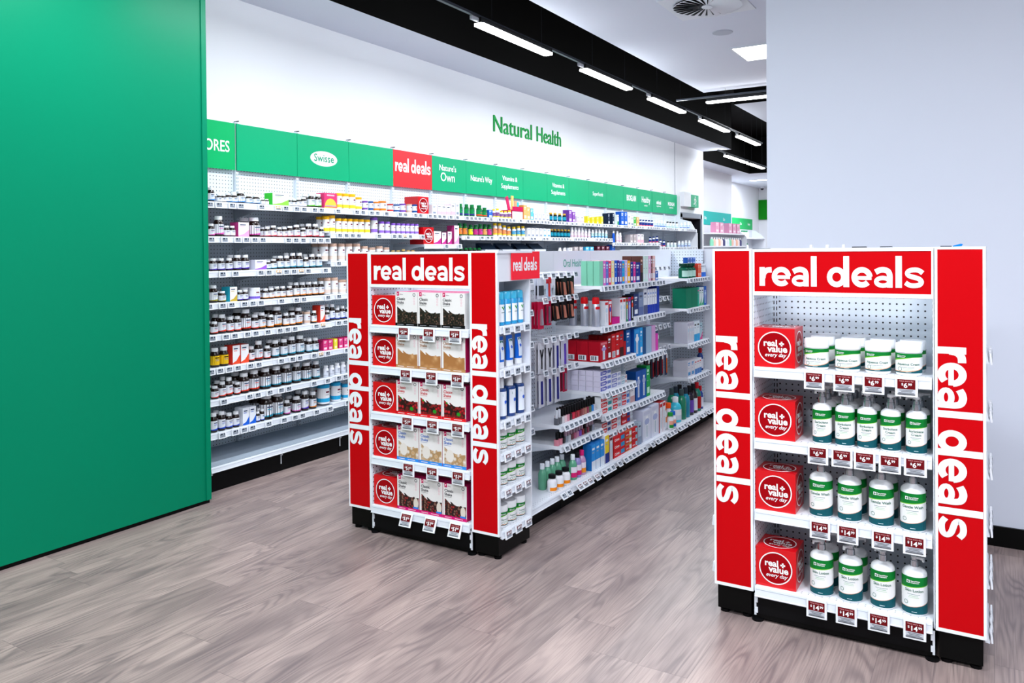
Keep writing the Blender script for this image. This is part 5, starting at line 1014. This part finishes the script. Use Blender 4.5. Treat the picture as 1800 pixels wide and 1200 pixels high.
low('refill', lambda: liquid_bottle('mouthwash_bottle', .20, .095, '38b8d0:0.2', 'dfe4ea', 'e4e6ea', 'c8d0d8', .5), B0 - .06, 6.20, 'wide bottle with clear turquoise foot', 'mouthwash bottle')
for k, (bd_, cp, lb, nm) in enumerate((('0c7a58', '3a4a4c', None, 'green mouthwash bottle with grey cap'), ('1484a0', '2a3440', None, 'blue mouthwash bottle with dark cap'), ('140c20', '101014', '6a48a8', 'black mouthwash bottle with violet label'), ('1a0c10', '14141a', 'e0e4ea', 'black mouthwash bottle with white label'), ('0c7060', 'b01420', 'a81c20', 'green mouthwash bottle with red cap'), ('1c3c90', 'c01c28', 'd8dce8', 'small blue bottle with red cap'))):
    for r in range(2 if k < 3 else 1): low(('mw', k), lambda: liquid_bottle('mouthwash_bottle', .245 if k < 5 else .20, .074 if k < 5 else .05, bd_ + ':0.15', cp, lb, None, .5), B0 - .05 - r * .085, 6.32 + .098 * k, nm, 'mouthwash bottle', 'gondola bottom shelf' + (', behind' if r else ''))
# end bay shelves
w5 = 'last gondola bay, %s shelf'
y = 6.555
for k in range(3): put('gnbot', lambda: liquid_bottle('mouthwash_bottle', .125, .088, '0e5a44:0.3', '0c3a2c', 'b8dcd0', None, .85), (FX - .06, 6.62 + .095 * k, 1.3008), PI / 2, 'squat green bottle with pale label', 'bottle', w5 % 'top', k)
run(1.30, 6.875, [spec(2, .045, .12, .06, 1, 'e8603c', 'c83c2c', 'orange red carton', 'text', 'f4c0b0'), spec(3, .04, .115, .06, 1, 'e4ecf4', 'c8d4e4', 'blue and white slim carton', 'split', '1c68d0')], w5 % 'top', .002)
for k in range(3): put('bluecard', lambda: carton('carton', .07, .055, .04, '2c60b8', '2050a0', 'text', 'b8ccec'), (FX - .12, 6.88 + .075 * k, 1.42), PI / 2, 'blue carton', 'carton', 'raised at the back, last bay top shelf', k)
for k in range(3): put('riser', lambda: carton('carton', .07, .118, .04, 'c8d8ec', 'b8c8dc', 'plain'), (FX - .12, 6.88 + .075 * k, 1.3008), PI / 2, 'pale blue carton', 'carton', 'under the blue ones, last bay top shelf', k)
run(1.042, 6.55, [spec(2, .15, .17, .12, 1, '0f7a5c', '0c6a50', 'large plain green carton', 'plain'), spec(1, .045, .17, .12, 1, '2aa890', '0c6a50', 'aqua and pink carton', 'split', '2aa890', 'd85ca0'), spec(2, .06, .165, .07, 1, 'dfe8ec', 'c8d8dc', 'white carton with green dots', 'swoosh', '48a878'), spec(1, .075, .17, .07, 1, '1c60c0', '144ca0', 'blue carton with white brush', 'brush', '1c60c0')], w5 % 'second')
run(.74, 6.58, [spec(3, .055, .18, .12, 1, 'd4d4e0', 'c4c4d0', 'tall pale grey pack', 'brush', 'b8b8cc'), spec(2, .075, .175, .07, 1, 'dce8f0', 'c4d4e0', 'white carton with blue foot', 'split', '30a0d8', '48504c'), spec(1, .07, .15, .07, 1, 'a8c8d4', '98b8c4', 'pale blue carton with pink bird shape', 'swoosh', 'd85090')], w5 % 'third')
run(.45, 6.58, [spec(2, .09, .14, .13, 1, 'd0d0da', 'c0c0ca', 'big pale grey carton', 'text', '4a90c8'), spec(3, .06, .13, .07, 1, 'e4e6ec', 'd0d4dc', 'white carton with red and blue dots', 'split', '4a80c0', 'c83030')], w5 % 'fourth')
put('cap5', lambda: liquid_bottle('mouthwash_bottle', .20, .055, '1c3c80:0.2', 'b01c28', 'd8dce8', None, .6), (FX - .06, 7.06, .4508), PI / 2, 'blue bottle with red cap', 'mouthwash bottle', w5 % 'fourth', 0)
# carded goods on the pegs
def peg_row(b, zi, cards, where):
    y0, y1 = GJ[b], GJ[b + 1]; h = (y1 - y0) / 2; yc = (y0 + y1) / 2
    us = [-h + 0.08 + 0.105 * j for j in range(5)] if b else [h - 0.10 - 0.09 * j for j in range(2)]
    for j, cd in enumerate(cards):
        if cd is None or us[j] > h - .02: continue
        key, w_, hh, c1, c2, tool, hd, desc, n_ = cd
        for r in range(n_):
            put(('bl', key), lambda: blister('carded_' + key.split('-')[0], w_, hh, c1, c2, tool, hd), (GX + .205 - r * .022, yc + us[j], HK[b][zi] - .0165), PI / 2, desc, 'carded product', where + (' behind' if r else ''), us[j])
red_c = ('clippers-red', .075, .155, 'c01040', 'b8bcc8:0.3:0.7', 'clipper', None, 'red card with steel nail clippers', 3)
slim_r = ('tweezers-red', .06, .14, 'b00c3c', '8a8c98:0.3:0.7', 'file', None, 'narrow red card with tweezers', 3)
blk = ('brush-black', .075, .12, '101014', 'c87c68', 'flash', None, 'black card with copper brush', 3)
wh_y = ('scissors-white', .08, .18, 'd8d8e0', '14161c', 'y', None, 'white card with black Y-shaped tool', 2)
wh_f = ('file-white', .07, .19, 'dcdce4', '2a2c80', 'file', None, 'white card with navy file', 2)
wh_b = ('clippers-white', .085, .17, 'd8d8e4', '2a3038', 'clipper', '16307c', 'white card with navy header', 2)
gry = ('tool-grey', .08, .12, 'd4d8e4', '3a3c44', 'box', None, 'pale grey carded pack', 2)
lil = ('wax-lilac', .10, .18, 'c4c4d4', '5a3ca8', 'file', None, 'lilac grey card with violet strip', 1)
org = ('floss-orange', .09, .12, 'f07818', '4a3090', 'box', None, 'orange carded pack', 2)
pur = ('brush-purple', .075, .20, 'b04c98', 'e07c38', 'file', None, 'purple card with orange handle', 2)
tbr = ('toothbrush-dark', .055, .21, '20283a', 'a02434', 'brush', None, 'dark carded toothbrush', 2)
tbo = ('toothbrush-orange', .055, .22, '38486c', 'f06c28', 'brush', None, 'blue card with orange toothbrush', 1)
bru = ('clippers-blue', .07, .12, 'b8d0e8', 'c83c3c', 'file', 'c02030', 'blue and red carded pack', 1)
for b, zi, cs in ((0, 0, (gry, gry)), (0, 1, (red_c, slim_r)), (0, 2, (wh_b, pur)), (0, 3, (pur, pur)),
                  (1, 0, (gry, bru, None, blk, blk)), (1, 1, (red_c, slim_r, blk, blk, blk)), (1, 2, (wh_y, wh_y, wh_f, lil, None)), (1, 3, (wh_f, wh_f, wh_f, slim_r, None)),
                  (4, 1, (None, None, None, None, None)), (4, 2, (org, org, tbo, None, None)), (4, 3, (tbr, tbr, tbr, tbr, tbo))):
    peg_row(b, zi, cs, '%s peg row, %s gondola bay' % (SHN[zi], ('first', 'second', '', '', 'fifth')[b]))

# ------------------------------------------------------------------ far shelving beyond the end of the wall
def far_shelf(x, y0, y1, col, words, label, zs, cat_='shelving bay'):
    t = empty('shelving_bay', (x, (y0 + y1) / 2, 0)); tag(t, label, cat_); h = (y1 - y0) / 2
    m = MB(); m.box(0, .02, -h, h, 0.1, 2.12, 'dfe3ea'); m.obj('back_panel', t)
    m = MB(); m.box(.0, .03, -h, h, 2.12, 2.44, col)
    for u, s in words: m.faces2d(glyphs(s, .10, .01), sp_(.031, u, 2.25), 'f0f4f6')
    m.obj('header_panel', t)
    for z in zs:
        m = MB(); m.box(.02, .40, -h, h, z - .03, z, 'e6e9f0'); m.obj('shelf', t)
    m = MB(); m.box(0, .40, -h, h, 0, .12, '08080a'); m.obj('kick_plate', t)
    m = MB(); m.extr([(0, .1), (.42, .1), (.42, 1.85), (.12, 2.1), (0, 2.1)], lambda u, v, d: (u, d, v), h, h + .02, 'dfe3ea'); m.obj('end_panel', t)
    return t
far_shelf(-5.78, 17.6, 20.35, '1cb8b0', ((-.75, 'Baby'), (.75, 'Skin')), 'far white shelving bay under a turquoise header', (1.92, 1.62, 1.3, 1.0, .7, .4))
far_shelf(-6.33, 22.2, 24.6, '14a85a', ((-.1, 'Gifts'), (.8, 'Beauty')), 'farthest white shelving bay under a green header', (1.86, 1.5, 1.1, .7, .4))
m = MB(); m.box(-.30, .30, 0, .03, 0, .62, '0c8c14'); tag(m.obj('wall_banner', None, (-6.04, 25.52, 2.46)), 'small upright plain green banner high on the far back wall', 'banner')
for k, y in enumerate((18.0, 18.35, 19.05, 19.4, 19.75)): put('pinkc', lambda: carton('carton', .26, .24, .12, 'e0a0bc', 'd890b0', 'text', 'f0e0ea'), (-5.46, y, 1.9208), PI / 2, 'large pale pink carton', 'carton', 'on top far shelf under turquoise header', y)
for k in range(14):
    c = ('8ad0b0', 'f0c0b0', 'e8e8ee', 'f0b8a0', 'f4e4e0', '4a4a78', 'e8ecf2', 'dfe4ea')[k % 8]; put(('fb', c), lambda: liquid_bottle('bottle', .20, .09, c, 'e8ecf0', None), (-5.46, 17.75 + .18 * k, 1.6208), PI / 2, 'far pastel bottle', 'bottle', 'below the pink cartons', k)
for k in range(3):
    for z in (1.8608, 1.5008): put('fg', lambda: liquid_bottle('bottle', .20, .12, 'eef0f4', '0f7a4c', None), (-6.02, 22.4 + .22 * k, z), PI / 2, 'white bottle with green cap', 'bottle', 'on the farthest %s shelf' % ('upper' if z > 1.7 else 'lower'), k)
t = empty('security_camera', (-6.1, 25.0, 3.40)); tag(t, 'small dark dome security camera high in the far corner', 'security camera')
m = MB(); m.lathe([(.06, .0), (.07, .05)], 'dfe3ea', 14); m.obj('mount', t); m = MB(); m.lathe([(.02, -.05), (.045, -.03), (.055, 0)], '202428:0.2', 14); m.obj('dome', t)

# ------------------------------------------------------------------ labels that single out each item
from collections import defaultdict
grp = defaultdict(list)
for rec in PLACED: grp[(rec[1], rec[3])].append(rec)
for (desc, where), rs in grp.items():
    rs.sort(key=lambda r: r[4]); n_ = len(rs)
    vert = rs[0][0].location.z != rs[-1][0].location.z and abs(rs[0][0].location.y - rs[-1][0].location.y) < .01 and abs(rs[0][0].location.x - rs[-1][0].location.x) < .01
    for i, r in enumerate(rs):
        o = r[0]
        if n_ == 1: s = '%s %s' % (desc, where)
        elif vert: s = '%s %s from bottom, %s' % (ORD[i], desc, where)
        else: s = '%s %s from left, %s' % (ORD[i], desc, where)
        ws = s.split()
        o['label'] = ' '.join(ws[:16]); o['category'] = r[2]
        if n_ > 1: o['group'] = r[5] or (desc + 's ' + where)
